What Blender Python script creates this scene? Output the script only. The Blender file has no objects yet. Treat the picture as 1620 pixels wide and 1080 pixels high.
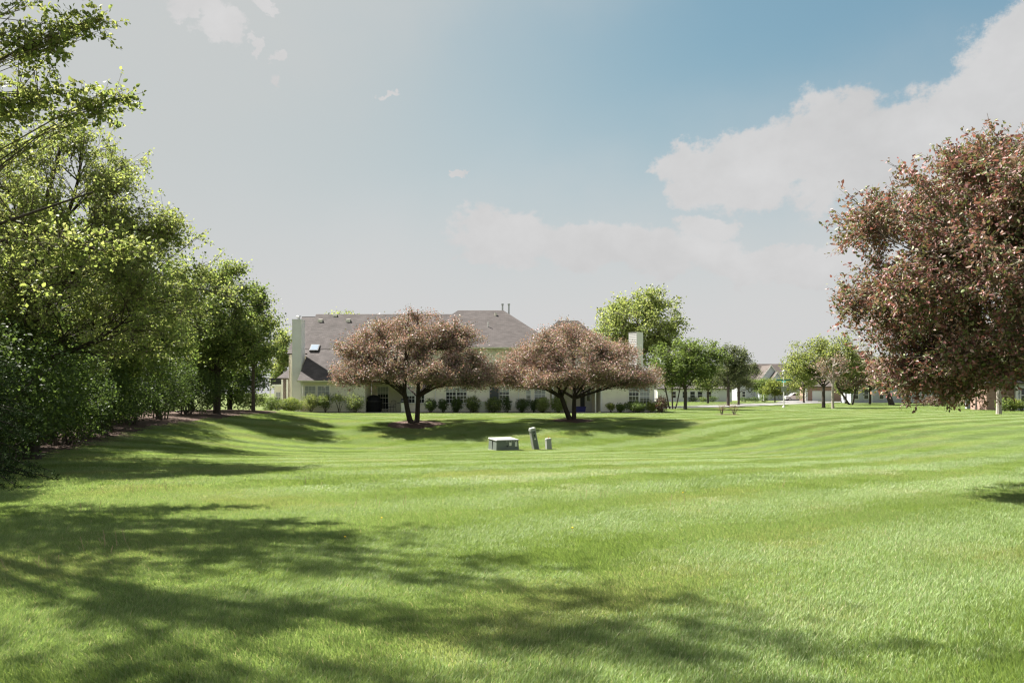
import bpy, math, random
import numpy as np

# ------------------------------------------------------------------ camera
SC = bpy.context.scene
COL = SC.collection
F, CX, HY, EYE = 1300.0, 810.0, 622.0, 1.6          # focal length, centre, horizon (photo pixels), eye height
cam_d = bpy.data.cameras.new('camera'); cam = bpy.data.objects.new('camera', cam_d); COL.objects.link(cam)
cam.location = (0, 0, EYE); cam.rotation_euler = (math.radians(90), 0, 0)
cam_d.sensor_width = 36.0; cam_d.lens = 36.0 * F / 1620.0
cam_d.shift_y = (HY - 540.0) / 1620.0
cam_d.clip_start = 0.05; cam_d.clip_end = 6000
SC.camera = cam

# ------------------------------------------------------------------ sun, sky, exposure
SUN_EL = math.radians(52)
SUN_AZ = math.radians(-52)                            # measured from the view direction (+y), left is negative
S2 = np.array([math.sin(SUN_AZ) * math.cos(SUN_EL), math.cos(SUN_AZ) * math.cos(SUN_EL), math.sin(SUN_EL)])
EXPO = 2.08
sun_d = bpy.data.lights.new('sun', 'SUN'); sun_d.energy = 4.6; sun_d.angle = math.radians(0.53); sun_d.color = (1.0, 0.955, 0.88)
sun = bpy.data.objects.new('sun', sun_d); COL.objects.link(sun)
sun.location = (-60, 70, 90)
from mathutils import Vector
sun.rotation_euler = Vector((-S2[0], -S2[1], -S2[2])).to_track_quat('-Z', 'Y').to_euler()
SC.view_settings.view_transform = 'Standard'; SC.view_settings.look = 'None'
SC.view_settings.exposure = EXPO; SC.view_settings.gamma = 1.0; SC.view_settings.use_curve_mapping = False
SC.cycles.use_denoising = True
SC.cycles.pixel_filter_type = 'BLACKMAN_HARRIS'; SC.cycles.filter_width = 1.25
SC.cycles.use_adaptive_sampling = False; SC.cycles.max_bounces = 6; SC.cycles.transmission_bounces = 6; SC.cycles.transparent_max_bounces = 8
SC.cycles.sample_clamp_indirect = 1.5

world = bpy.data.worlds.new('World'); SC.world = world; world.use_nodes = True
wt = world.node_tree; wt.nodes.clear()
def wn(t, **k):
    n = wt.nodes.new(t)
    for a, b in k.items(): setattr(n, a, b)
    return n
def wl(a, b): wt.links.new(a, b)
def wmath(op, a, b=None, c=None, clamp=False):
    n = wn('ShaderNodeMath', operation=op); n.use_clamp = clamp
    for i, v in enumerate((a, b, c)):
        if v is None: continue
        if isinstance(v, (int, float)): n.inputs[i].default_value = v
        else: wl(v, n.inputs[i])
    return n.outputs[0]
STR = 0.06
sky = wn('ShaderNodeTexSky', sky_type='NISHITA')
sky.sun_disc = False; sky.sun_elevation = SUN_EL; sky.sun_rotation = SUN_AZ
sky.air_density = 0.75; sky.dust_density = 1.6; sky.ozone_density = 1.6; sky.altitude = 200
CAP = 0.625 / (2 ** EXPO) / STR                       # radiance of a sunlit cloud, the brightest thing in this sky
tc = wn('ShaderNodeTexCoord')
sep = wn('ShaderNodeSeparateXYZ'); wl(tc.outputs['Generated'], sep.inputs[0])
az = wmath('ARCTAN2', sep.outputs[0], sep.outputs[1])
el = wmath('ARCSINE', wmath('MINIMUM', wmath('MAXIMUM', sep.outputs[2], -1.0), 1.0))
cmb = wn('ShaderNodeCombineXYZ'); wl(az, cmb.inputs[0]); wl(wmath('MULTIPLY', el, 1.25), cmb.inputs[1])
def wnoise(scale, detail, rough, off=0.0):
    mp = wn('ShaderNodeMapping'); wl(cmb.outputs[0], mp.inputs[0]); mp.inputs['Location'].default_value = (off, off * 1.7, off * .3)
    n = wn('ShaderNodeTexNoise'); n.inputs['Scale'].default_value = scale; n.inputs['Detail'].default_value = detail
    n.inputs['Roughness'].default_value = rough; wl(mp.outputs[0], n.inputs['Vector']); return n.outputs[0]
n1 = wnoise(19.0, 12.0, 0.68); n2 = wnoise(5.0, 5.0, 0.55, 3.3)
def wcol(scale, detail, rough, off):
    mp = wn('ShaderNodeMapping'); wl(cmb.outputs[0], mp.inputs[0]); mp.inputs['Location'].default_value = (off, off * 1.7, off * .3)
    n = wn('ShaderNodeTexNoise'); n.inputs['Scale'].default_value = scale; n.inputs['Detail'].default_value = detail; n.inputs['Roughness'].default_value = rough
    wl(mp.outputs[0], n.inputs['Vector']); q = wn('ShaderNodeSeparateColor'); wl(n.outputs['Color'], q.inputs[0]); return q.outputs[0], q.outputs[1]
w1a, w1b = wcol(14.0, 10.0, .66, 7.1)
azw = wmath('ADD', az, wmath('MULTIPLY', wmath('SUBTRACT', w1a, .5), .085)); elw = wmath('ADD', el, wmath('MULTIPLY', wmath('SUBTRACT', w1b, .5), .075))
wob = wmath('MULTIPLY', wmath('SUBTRACT', n1, 0.5), 2.6)
def aell(px, py):
    u, v = (px - CX) / F, (HY - py) / F
    return math.atan2(u, 1.0), math.atan2(v, math.hypot(u, 1.0))
CLOUDS = [(1100, 272, 62, 48), (1190, 262, 95, 60), (1320, 240, 105, 92), (1440, 232, 95, 78), (1575, 165, 75, 55), (1660, 110, 110, 100),
          (1560, 285, 120, 40), (1130, 352, 48, 24), (800, 372, 105, 46), (930, 384, 105, 44), (1060, 402, 120, 36), (1240, 420, 150, 30),
          (352, 34, 34, 22), (318, 4, 48, 16), (418, 6, 14, 10), (402, 68, 8, 14), (432, 88, 10, 9), (445, 132, 11, 11), (606, 146, 20, 5), (733, 263, 17, 7), (1700, 330, 90, 60),
          (-260, 120, 160, 60), (-420, 260, 150, 60), (1950, 260, 200, 70), (2300, 80, 230, 80), (620, -330, 130, 60), (1150, -420, 180, 70)]
field = None
for (px, py, rx, ry) in CLOUDS:
    a0, e0 = aell(px, py)
    da = wmath('MULTIPLY', wmath('SUBTRACT', azw, a0), F / rx); de = wmath('MULTIPLY', wmath('SUBTRACT', elw, e0), F / ry)
    q = wmath('SUBTRACT', 1.0, wmath('ADD', wmath('MULTIPLY', da, da), wmath('MULTIPLY', de, de)))
    field = q if field is None else wmath('SMOOTH_MAX', field, q, 0.3)
field = wmath('MAXIMUM', field, -2.5)
front = wn('ShaderNodeMapRange', interpolation_type='SMOOTHSTEP'); front.inputs[1].default_value = .95; front.inputs[2].default_value = 1.5   # the same broken cumulus goes on round the sky
wl(wmath('ABSOLUTE', az), front.inputs[0])
rest = wmath('ADD', wmath('MULTIPLY', wmath('SUBTRACT', n2, 0.46), 9.0), wmath('MULTIPLY', wmath('SUBTRACT', front.outputs[0], 1.0), 6.0))
field = wmath('ADD', wmath('MAXIMUM', field, rest), wob)
cm = wn('ShaderNodeMapRange', interpolation_type='SMOOTHSTEP'); cm.inputs[1].default_value = -0.15; cm.inputs[2].default_value = 0.40
wl(field, cm.inputs[0])
# clear sky, softly limited to the brightness of cloud
sx = wn('ShaderNodeSeparateColor'); wl(sky.outputs[0], sx.inputs[0])
sc = wn('ShaderNodeCombineColor')
for i, g in enumerate((0.66, 0.88, 0.80)):
    c = wmath('MULTIPLY', sx.outputs[i], g / CAP)
    v = wmath('SUBTRACT', 1.0, wmath('EXPONENT', wmath('MULTIPLY', wmath('ADD', c, wmath('MULTIPLY', wmath('MULTIPLY', c, c), 0.35)), -1.0)))
    wl(wmath('MULTIPLY', v, CAP), sc.inputs[i])
# thin pale veil low in the sky
veil = wn('ShaderNodeMapRange', interpolation_type='SMOOTHSTEP'); veil.inputs[1].default_value = 0.43; veil.inputs[2].default_value = 0.07
veil.inputs[3].default_value = 0.0; veil.inputs[4].default_value = 0.95
wl(wmath('ADD', el, wmath('MULTIPLY', wmath('SUBTRACT', n2, .5), .12)), veil.inputs[0])
m1 = wn('ShaderNodeMix', data_type='RGBA'); wl(veil.outputs[0], m1.inputs[0]); wl(sc.outputs[0], m1.inputs[6]); m1.inputs[7].default_value = (CAP * 1.05, CAP * 1.045, CAP * 1.04, 1)
# thin bright cirrus round the sun
dt = wn('ShaderNodeVectorMath', operation='DOT_PRODUCT'); wl(tc.outputs['Generated'], dt.inputs[0]); dt.inputs[1].default_value = tuple(S2)
v2 = wn('ShaderNodeMapRange', interpolation_type='SMOOTHSTEP'); v2.inputs[1].default_value = 0.54; v2.inputs[2].default_value = 0.80; v2.inputs[4].default_value = .9
wl(wmath('ADD', dt.outputs['Value'], wmath('MULTIPLY', wmath('SUBTRACT', n2, .5), .12)), v2.inputs[0])
m1b = wn('ShaderNodeMix', data_type='RGBA'); wl(v2.outputs[0], m1b.inputs[0]); wl(m1.outputs[2], m1b.inputs[6]); m1b.inputs[7].default_value = (CAP * .945, CAP * .965, CAP * .955, 1)
n3 = wnoise(9.0, 7.0, .6, 5.1); csh = wmath('ADD', wmath('MULTIPLY', wmath('SUBTRACT', n3, .5), CAP * .42), CAP * 1.04)
ccol = wn('ShaderNodeCombineColor'); wl(csh, ccol.inputs[0]); wl(wmath('MULTIPLY', csh, .995), ccol.inputs[1]); wl(wmath('MULTIPLY', csh, .995), ccol.inputs[2])
m2 = wn('ShaderNodeMix', data_type='RGBA'); wl(wmath('MULTIPLY', cm.outputs[0], .96), m2.inputs[0]); wl(m1b.outputs[2], m2.inputs[6]); wl(ccol.outputs[0], m2.inputs[7])
bg = wn('ShaderNodeBackground'); bg.inputs[1].default_value = STR; wl(m2.outputs[2], bg.inputs[0])
wo = wn('ShaderNodeOutputWorld'); wl(bg.outputs[0], wo.inputs[0])

# ------------------------------------------------------------------ helpers
def tag(o, label=None, cat=None, group=None, kind=None):
    if label: o['label'] = label
    if cat: o['category'] = cat
    if group: o['group'] = group
    if kind: o['kind'] = kind
    return o
def thing(name, loc, label, cat, group=None, rz=0.0):
    o = bpy.data.objects.new(name, None); COL.objects.link(o); o.location = loc; o.rotation_euler = (0, 0, rz)
    o.empty_display_size = 0.3
    return tag(o, label, cat, group)
class MB:
    """collects faces, then links them as one mesh object"""
    def __init__(s): s.v = []; s.f = []; s.uv = []
    def face(s, pts, uv=None):
        k = len(s.v); s.v += [tuple(p) for p in pts]; s.f.append(tuple(range(k, k + len(pts))))
        s.uv += (uv if uv else [(p[0] + p[1], p[2]) for p in pts]); return s
    def box(s, x0, x1, y0, y1, z0, z1):
        p = [(x0, y0, z0), (x1, y0, z0), (x1, y1, z0), (x0, y1, z0), (x0, y0, z1), (x1, y0, z1), (x1, y1, z1), (x0, y1, z1)]
        for q in ((3, 2, 1, 0), (4, 5, 6, 7), (0, 1, 5, 4), (1, 2, 6, 5), (2, 3, 7, 6), (3, 0, 4, 7)): s.face([p[i] for i in q])
        return s
    def hull(s, bot, top):                            # two loops of equal length joined up
        n = len(bot)
        for i in range(n): s.face([bot[i], bot[(i + 1) % n], top[(i + 1) % n], top[i]])
        s.face(list(reversed(bot))); s.face(list(top)); return s
    def lap(s, a, b, c, d, course, proud):            # quad a-b (low edge) d-c (high edge) as overlapping courses, each with a butt edge
        a, b, c, d = [np.array(p, float) for p in (a, b, c, d)]
        n = np.cross(b - a, d - a)
        if np.linalg.norm(n) < 1e-9: n = np.cross(b - a, c - a)
        n /= np.linalg.norm(n); h = max(np.linalg.norm(d - a), np.linalg.norm(c - b)); k = max(1, int(round(h / course)))
        for i in range(k):
            t0, t1 = i / k, (i + 1) / k
            p0 = a + (d - a) * t0; q0 = b + (c - b) * t0; p1 = a + (d - a) * t1; q1 = b + (c - b) * t1
            s.face([p0 + n * proud, q0 + n * proud, q1, p1], [(np.dot(p0 - a, b - a) / np.linalg.norm(b - a) + a[0], i * course), (np.linalg.norm(q0 - p0) + a[0] + np.dot(p0 - a, b - a) / np.linalg.norm(b - a), i * course), (np.linalg.norm(q1 - p1) + a[0] + np.dot(p1 - a, b - a) / np.linalg.norm(b - a), (i + .98) * course), (np.dot(p1 - a, b - a) / np.linalg.norm(b - a) + a[0], (i + .98) * course)])
            s.face([p0, q0, q0 + n * proud, p0 + n * proud])
        return s
    def tube(s, pts, rad, n=8, cap=True):
        pts = [np.array(p, float) for p in pts]; rad = [rad] * len(pts) if isinstance(rad, (int, float)) else rad
        rings = []; u = None
        for i, p in enumerate(pts):
            t = pts[min(i + 1, len(pts) - 1)] - pts[max(i - 1, 0)]; t = t / (np.linalg.norm(t) + 1e-9)
            if u is None: u = np.cross(t, (0.31, 0.95, 0.05)); u /= np.linalg.norm(u) + 1e-9
            u = u - t * np.dot(u, t); u /= np.linalg.norm(u) + 1e-9; w = np.cross(t, u)
            rings.append([p + rad[i] * (math.cos(2 * math.pi * j / n) * u + math.sin(2 * math.pi * j / n) * w) for j in range(n)])
        for a, b in zip(rings, rings[1:]):
            for j in range(n): s.face([a[j], a[(j + 1) % n], b[(j + 1) % n], b[j]])
        if cap: s.face(list(reversed(rings[0]))); s.face(rings[-1])
        return s
    def lathe(s, prof, n=16, c=(0, 0)):
        rings = [[(c[0] + r * math.cos(2 * math.pi * j / n), c[1] + r * math.sin(2 * math.pi * j / n), z) for j in range(n)] for r, z in prof]
        for a, b in zip(rings, rings[1:]):
            for j in range(n): s.face([a[j], a[(j + 1) % n], b[(j + 1) % n], b[j]])
        s.face(list(reversed(rings[0]))); s.face(rings[-1]); return s
    def build(s, name, mat, parent=None, local=False, smooth=False):
        v = np.array(s.v, float)
        if parent is not None and not local:
            o_ = np.zeros(3); p = parent
            while p is not None: o_ += np.array(p.location); p = p.parent
            v = v - o_
        me = bpy.data.meshes.new(name); me.from_pydata(v.tolist(), [], s.f)
        uvl = me.uv_layers.new(name='UVMap'); uvl.data.foreach_set('uv', np.array(s.uv, 'f').ravel())
        if smooth: me.polygons.foreach_set('use_smooth', [True] * len(me.polygons))
        me.materials.append(mat); me.update()
        o = bpy.data.objects.new(name, me); COL.objects.link(o)
        if parent is not None: o.parent = parent
        return o
def np_mesh(name, V, polys, sizes, mat, parent=None, col=None, smooth=False):
    """fast mesh from arrays; polys is the flat loop index list, sizes the corner count of each polygon (all equal)"""
    me = bpy.data.meshes.new(name); nv = len(V); nl = len(polys); nf = nl // sizes
    me.vertices.add(nv); me.vertices.foreach_set('co', np.asarray(V, 'f').ravel())
    me.loops.add(nl); me.loops.foreach_set('vertex_index', np.asarray(polys, 'i'))
    me.polygons.add(nf); me.polygons.foreach_set('loop_start', np.arange(nf, dtype='i') * sizes)
    me.update(calc_edges=True)
    if col is not None:
        at = me.color_attributes.new('Col', 'FLOAT_COLOR', 'POINT'); c4 = np.ones((nv, 4), 'f'); c4[:, :3] = col; at.data.foreach_set('color', c4.ravel())
    if smooth: me.polygons.foreach_set('use_smooth', np.ones(nf, bool))
    me.materials.append(mat)
    o = bpy.data.objects.new(name, me); COL.objects.link(o)
    if parent is not None: o.parent = parent
    return o
def copy_tree(o, parent=None):
    c = o.copy(); COL.objects.link(c); c.parent = parent
    for ch in o.children: copy_tree(ch, c)
    return c

# ------------------------------------------------------------------ materials
def mat(name, col, rough=0.7, spec=0.3, metal=0.0, noise=None, bump=None, col2=None):
    m = bpy.data.materials.new(name); m.use_nodes = True; nt = m.node_tree; b = nt.nodes['Principled BSDF']
    b.inputs['Base Color'].default_value = (*col, 1); b.inputs['Roughness'].default_value = rough
    b.inputs['Specular IOR Level'].default_value = spec; b.inputs['Metallic'].default_value = metal
    if noise:
        sc_, amt = noise
        t = nt.nodes.new('ShaderNodeTexCoord'); n = nt.nodes.new('ShaderNodeTexNoise'); n.inputs['Scale'].default_value = sc_; n.inputs['Detail'].default_value = 6; n.inputs['Roughness'].default_value = .65
        nt.links.new(t.outputs['Object'], n.inputs['Vector'])
        r = nt.nodes.new('ShaderNodeMapRange'); r.inputs[1].default_value = .3; r.inputs[2].default_value = .7; nt.links.new(n.outputs[0], r.inputs[0])
        mx = nt.nodes.new('ShaderNodeMix'); mx.data_type = 'RGBA'; nt.links.new(r.outputs[0], mx.inputs[0])
        c2 = col2 if col2 else tuple(c * (1 + amt) for c in col); c1 = col if col2 else tuple(c * (1 - amt) for c in col)
        mx.inputs[6].default_value = (*c1, 1); mx.inputs[7].default_value = (*c2, 1); nt.links.new(mx.outputs[2], b.inputs['Base Color'])
        if bump:
            bp = nt.nodes.new('ShaderNodeBump'); bp.inputs['Strength'].default_value = bump; bp.inputs['Distance'].default_value = 0.02
            nt.links.new(n.outputs[0], bp.inputs['Height']); nt.links.new(bp.outputs[0], b.inputs['Normal'])
    return m
def leaf_mat(name, trans=0.4, tint=(1.2, 1.15, 0.8), rough=0.55, spec=0.25):
    m = bpy.data.materials.new(name); m.use_nodes = True; nt = m.node_tree; b = nt.nodes['Principled BSDF']
    a = nt.nodes.new('ShaderNodeAttribute'); a.attribute_name = 'Col'
    nt.links.new(a.outputs['Color'], b.inputs['Base Color']); b.inputs['Roughness'].default_value = rough; b.inputs['Specular IOR Level'].default_value = spec
    t = nt.nodes.new('ShaderNodeBsdfTranslucent'); mu = nt.nodes.new('ShaderNodeMix'); mu.data_type = 'RGBA'; mu.blend_type = 'MULTIPLY'; mu.inputs[0].default_value = 1
    mu.clamp_result = False
    nt.links.new(a.outputs['Color'], mu.inputs[6]); mu.inputs[7].default_value = (*tint, 1); nt.links.new(mu.outputs[2], t.inputs[0])
    ms = nt.nodes.new('ShaderNodeMixShader'); ms.inputs[0].default_value = trans
    nt.links.new(b.outputs[0], ms.inputs[1]); nt.links.new(t.outputs[0], ms.inputs[2]); nt.links.new(ms.outputs[0], nt.nodes['Material Output'].inputs[0])
    return m
M = {}
M['leaf'] = leaf_mat('leaf_green', .52)
M['leaf_red'] = leaf_mat('leaf_bronze', .25, (1.2, 1.0, .7), .55, .3)
M['needle'] = leaf_mat('needle', .1, (1, 1.1, .8), .8, .05)
M['grass'] = leaf_mat('grass_blade', .38, (1.15, 1.1, .75), .5, .35)
M['bark'] = mat('bark', (.085, .07, .058), .9, .2, noise=(9, .45), bump=.8)
M['twig'] = mat('twig_bark', (.15, .125, .095), .9, .15)
M['bark_pale'] = mat('bark_pale', (.33, .29, .25), .85, .2, noise=(8, .3), bump=.5)
M['bark_dark'] = mat('bark_dark', (.045, .036, .03), .9, .2, noise=(9, .4), bump=.8)
M['siding'] = mat('vinyl_siding', (.74, .705, .60), .55, .3, noise=(1.2, .06))
M['siding_pale'] = mat('vinyl_siding_pale', (.70, .69, .665), .55, .3, noise=(1.2, .05))
M['siding_grey'] = mat('vinyl_siding_grey', (.40, .41, .44), .6, .3, noise=(.8, .06))
M['gable_blue'] = mat('gable_siding', (.62, .65, .72), .6, .3)
M['trim'] = mat('white_trim', (.70, .69, .66), .5, .35, noise=(2, .05))
M['trim_beige'] = mat('beige_trim', (.68, .65, .56), .5, .35)
M['dark'] = mat('dark_metal', (.02, .02, .022), .5, .4)
M['black_cover'] = mat('black_cover', (.008, .008, .009), .75, .2, noise=(6, .4), bump=.5)
M['glass'] = mat('window_glass', (.018, .021, .024), .04, .6)
M['blind'] = mat('window_blind', (.30, .31, .33), .35, .6)
M['screen'] = mat('insect_screen', (.07, .075, .085), .6, .3)
M['metal'] = mat('galvanised', (.42, .43, .44), .4, .5, metal=.6)
M['door'] = mat('door_white', (.6, .6, .58), .45, .4)
M['concrete'] = mat('concrete', (.36, .345, .32), .9, .2, noise=(5, .15), bump=.2)
M['asphalt'] = mat('asphalt', (.19, .185, .18), .9, .2, noise=(3, .12), bump=.2)
M['mulch'] = mat('mulch', (.085, .058, .046), .95, .1, noise=(14, .5), bump=.9)
M['utility'] = mat('utility_green', (.125, .145, .128), .55, .35, noise=(2.5, .1))
M['utility_pale'] = mat('utility_pale', (.29, .30, .28), .6, .3, noise=(4, .12))
M['plastic_blue'] = mat('blue_plastic', (.03, .03, .16), .5, .4)
M['sticker'] = mat('sticker', (.62, .62, .58), .6, .3)
M['grill_steel'] = mat('grill_steel', (.55, .55, .5), .5, .4)
M['teal_sign'] = mat('street_sign_green', (.03, .20, .19), .4, .5)
M['yellow'] = mat('dandelion', (.75, .50, .02), .7, .2)
M['straw'] = mat('dry_straw', (.42, .34, .20), .9, .1)
def shingle(name, c1, c2):
    m = bpy.data.materials.new(name); m.use_nodes = True; nt = m.node_tree; b = nt.nodes['Principled BSDF']; b.inputs['Roughness'].default_value = .9; b.inputs['Specular IOR Level'].default_value = .25
    uv = nt.nodes.new('ShaderNodeUVMap'); br = nt.nodes.new('ShaderNodeTexBrick'); nt.links.new(uv.outputs[0], br.inputs[0])
    br.inputs['Color1'].default_value = (*c1, 1); br.inputs['Color2'].default_value = (*c2, 1); br.inputs['Mortar'].default_value = (*[c * .6 for c in c1], 1)
    br.inputs['Scale'].default_value = 1.0; br.inputs['Brick Width'].default_value = .33; br.inputs['Row Height'].default_value = .15; br.inputs['Mortar Size'].default_value = .006; br.inputs['Bias'].default_value = 0.0
    n = nt.nodes.new('ShaderNodeTexNoise'); n.inputs['Scale'].default_value = .9; n.inputs['Detail'].default_value = 8; nt.links.new(uv.outputs[0], n.inputs[0])
    mx = nt.nodes.new('ShaderNodeMix'); mx.data_type = 'RGBA'; mx.blend_type = 'OVERLAY'; mx.inputs[0].default_value = .45; nt.links.new(br.outputs[0], mx.inputs[6]); nt.links.new(n.outputs[0], mx.inputs[7]); nt.links.new(mx.outputs[2], b.inputs[0])
    return m
M['roof'] = shingle('asphalt_shingle', (.072, .062, .060), (.103, .090, .087))
M['roof_pale'] = shingle('asphalt_shingle_pale', (.075, .061, .056), (.10, .084, .077))
def brickm(name, c1, c2):
    m = bpy.data.materials.new(name); m.use_nodes = True; nt = m.node_tree; b = nt.nodes['Principled BSDF']; b.inputs['Roughness'].default_value = .9
    uv = nt.nodes.new('ShaderNodeUVMap'); br = nt.nodes.new('ShaderNodeTexBrick'); nt.links.new(uv.outputs[0], br.inputs[0])
    br.inputs['Color1'].default_value = (*c1, 1); br.inputs['Color2'].default_value = (*c2, 1); br.inputs['Mortar'].default_value = (.36, .33, .3, 1)
    br.inputs['Scale'].default_value = 1; br.inputs['Brick Width'].default_value = .22; br.inputs['Row Height'].default_value = .075; br.inputs['Mortar Size'].default_value = .008
    nt.links.new(br.outputs[0], b.inputs[0]); return m
M['brick'] = brickm('brick', (.24, .12, .085), (.32, .18, .13))
M['brick_dark'] = brickm('brick_brown', (.075, .048, .036), (.11, .07, .055))

# ------------------------------------------------------------------ ground
def sstep(a, b, x):
    t = np.clip((np.asarray(x, float) - a) / (b - a), 0, 1); return t * t * (3 - 2 * t)
def G(x, y):
    """height of the lawn: a shallow swale where the utility boxes stand, a low bank along the hedge on the left"""
    x = np.asarray(x, float); y = np.asarray(y, float)
    z = -1.18 * np.exp(-((y - 41.0) / np.where(y < 41.0, 16.0, 7.4)) ** 2) * np.exp(-(np.maximum(np.abs(x - 0.5) - 7, 0) / 8.5) ** 2)
    z += 0.48 * sstep(-9.5, -18.0, x) * sstep(17, 47, y) * sstep(64, 55, y)
    return z
def g(x, y): return float(G(x, y))
def at(px, d): return (px - CX) * d / F               # sideways distance of a photo column at depth d
xs = np.unique(np.concatenate([np.arange(-40, 60.1, .8), np.array([-3000, -1200, -500, -240, -140, -90, -65, -50, 75, 95, 130, 180, 260, 420, 900, 1800, 3000])]))
ys = np.unique(np.concatenate([np.arange(-10, 70.1, .8), np.array([-400, -120, -50, -22, 80, 95, 120, 150, 200, 260, 400, 800, 1600, 3200])]))
gx, gy = np.meshgrid(xs, ys); V = np.stack([gx, gy, G(gx, gy)], -1).reshape(-1, 3)
nx, ny = len(xs), len(ys); ii = (np.arange(ny - 1)[:, None] * nx + np.arange(nx - 1)).ravel()
lawn_m = mat('lawn_soil', (.09, .115, .04), 1.0, .05, noise=(1.6, .2), col2=(.12, .145, .055))
lawn = np_mesh('lawn', V, np.stack([ii, ii + 1, ii + nx + 1, ii + nx], 1).ravel(), 4, lawn_m, smooth=True); lawn['kind'] = 'structure'
def sheet(name, pts, z, m, lift=.004):                # a flat piece of ground laid on the lawn, with its own edge
    b = MB(); b.hull([(x, y, g(x, y) - .05 + z) for x, y in pts], [(x, y, g(x, y) + lift + z) for x, y in pts]); o = b.build(name, m); o['kind'] = 'structure'; return o

# ------------------------------------------------------------------ plants: trunk and limbs grown towards twig tips, leaves set along the twigs
def unit(v): return v / (np.linalg.norm(v, axis=-1, keepdims=True) + 1e-9)
def leaves_mesh(name, P, A, N, L, W, col, m, parent, fine=False):
    """P base points, A axis, N normal; every leaf is a folded blade of 2 (or 4) triangles"""
    n = len(P); A = unit(A); S = unit(np.cross(N, A)); N = np.cross(A, S); L = L[:, None]; W = W[:, None]
    if fine:
        V = np.stack([P, P + A * L * .30 + S * W * .5 + N * W * .12, P + A * L * .68 + S * W * .40 + N * W * .10, P + A * L - N * W * .12,
                      P + A * L * .68 - S * W * .40 + N * W * .10, P + A * L * .30 - S * W * .5 + N * W * .12], 1)
        b = np.arange(n)[:, None] * 6; F_ = np.concatenate([b + np.array([0, 1, 2, 3]), b + np.array([0, 3, 4, 5])], 0).ravel(); k = 6; sz = 4
    else:
        V = np.stack([P, P + A * L * .45 + S * W * .5 + N * W * .1, P + A * L, P + A * L * .45 - S * W * .5 + N * W * .1], 1)
        b = np.arange(n)[:, None] * 4; F_ = np.concatenate([b + np.array([0, 1, 2]), b + np.array([0, 2, 3])], 0).ravel(); k = 4; sz = 3
    return np_mesh(name, V.reshape(-1, 3), F_, sz, m, parent, np.repeat(col, k, 0))
def fps(P, k, rng):
    idx = [int(rng.integers(len(P)))]; d = np.linalg.norm(P - P[idx[0]], axis=1)
    for _ in range(min(k, len(P)) - 1):
        j = int(np.argmax(d)); idx.append(j); d = np.minimum(d, np.linalg.norm(P - P[j], axis=1))
    return P[idx]
def bez(a, c, b, n):
    t = np.linspace(0, 1, n)[:, None]; return (1 - t) ** 2 * a + 2 * t * (1 - t) * c + t * t * b
def prisms(name, A, B, ra, rb, m, parent):
    """all the twigs of a crown: three-sided tapered rods"""
    T = unit(B - A); U = unit(np.cross(T, np.array([.3, .2, .93]))); W = np.cross(T, U); n = len(A); R = []
    for P, r in ((A, ra), (B, rb)):
        for k in range(3): R.append(P + r * (math.cos(k * 2.0944) * U + math.sin(k * 2.0944) * W))
    V = np.stack(R, 1).reshape(-1, 3); b = np.arange(n)[:, None] * 6
    F_ = np.concatenate([b + np.array(q) for q in ((0, 1, 4, 3), (1, 2, 5, 4), (2, 0, 3, 5))], 0).ravel()
    return np_mesh(name, V, F_, 4, m, parent)
def pick_cols(n, cols, rng, var=.18):
    c = np.array([k[:3] for k in cols]); w = np.array([k[3] for k in cols], float); w /= w.sum()
    o = c[rng.choice(len(c), n, p=w)] * (1 + var * rng.standard_normal((n, 1))); return np.clip(o, .004, .9)
def crown_points(ells, n, rng, shell, lump, nb=26, clump=.38):
    vol = np.array([e[3] * e[4] * e[5] for e in ells]) ** .75; which = rng.choice(len(ells), n, p=vol / vol.sum()); E = np.array(ells)[which]
    D = unit(rng.standard_normal((n, 3))); bumps = unit(rng.standard_normal((nb, 3)))
    lob = np.exp(16 * (D @ bumps.T - 1)).max(1)
    r = rng.random(n) ** shell * (1 - lump + lump * 1.15 * lob) * (1 + .55 * lump)
    P = E[:, :3] + D * E[:, 3:6] * r[:, None]
    if clump and n > 60:                               # twigs gather into boughs with gaps between them
        C = P[rng.choice(n, max(6, n // 26), replace=False)]; j = np.argmin(((P[:, None] - C[None]) ** 2).sum(-1), 1) if n * len(C) < 4e6 else np.concatenate([np.argmin(((q[:, None] - C[None]) ** 2).sum(-1), 1) for q in np.array_split(P, 8)])
        P = P + (C[j] - P) * clump * rng.uniform(.4, 1.3, (n, 1))
    return P
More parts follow.
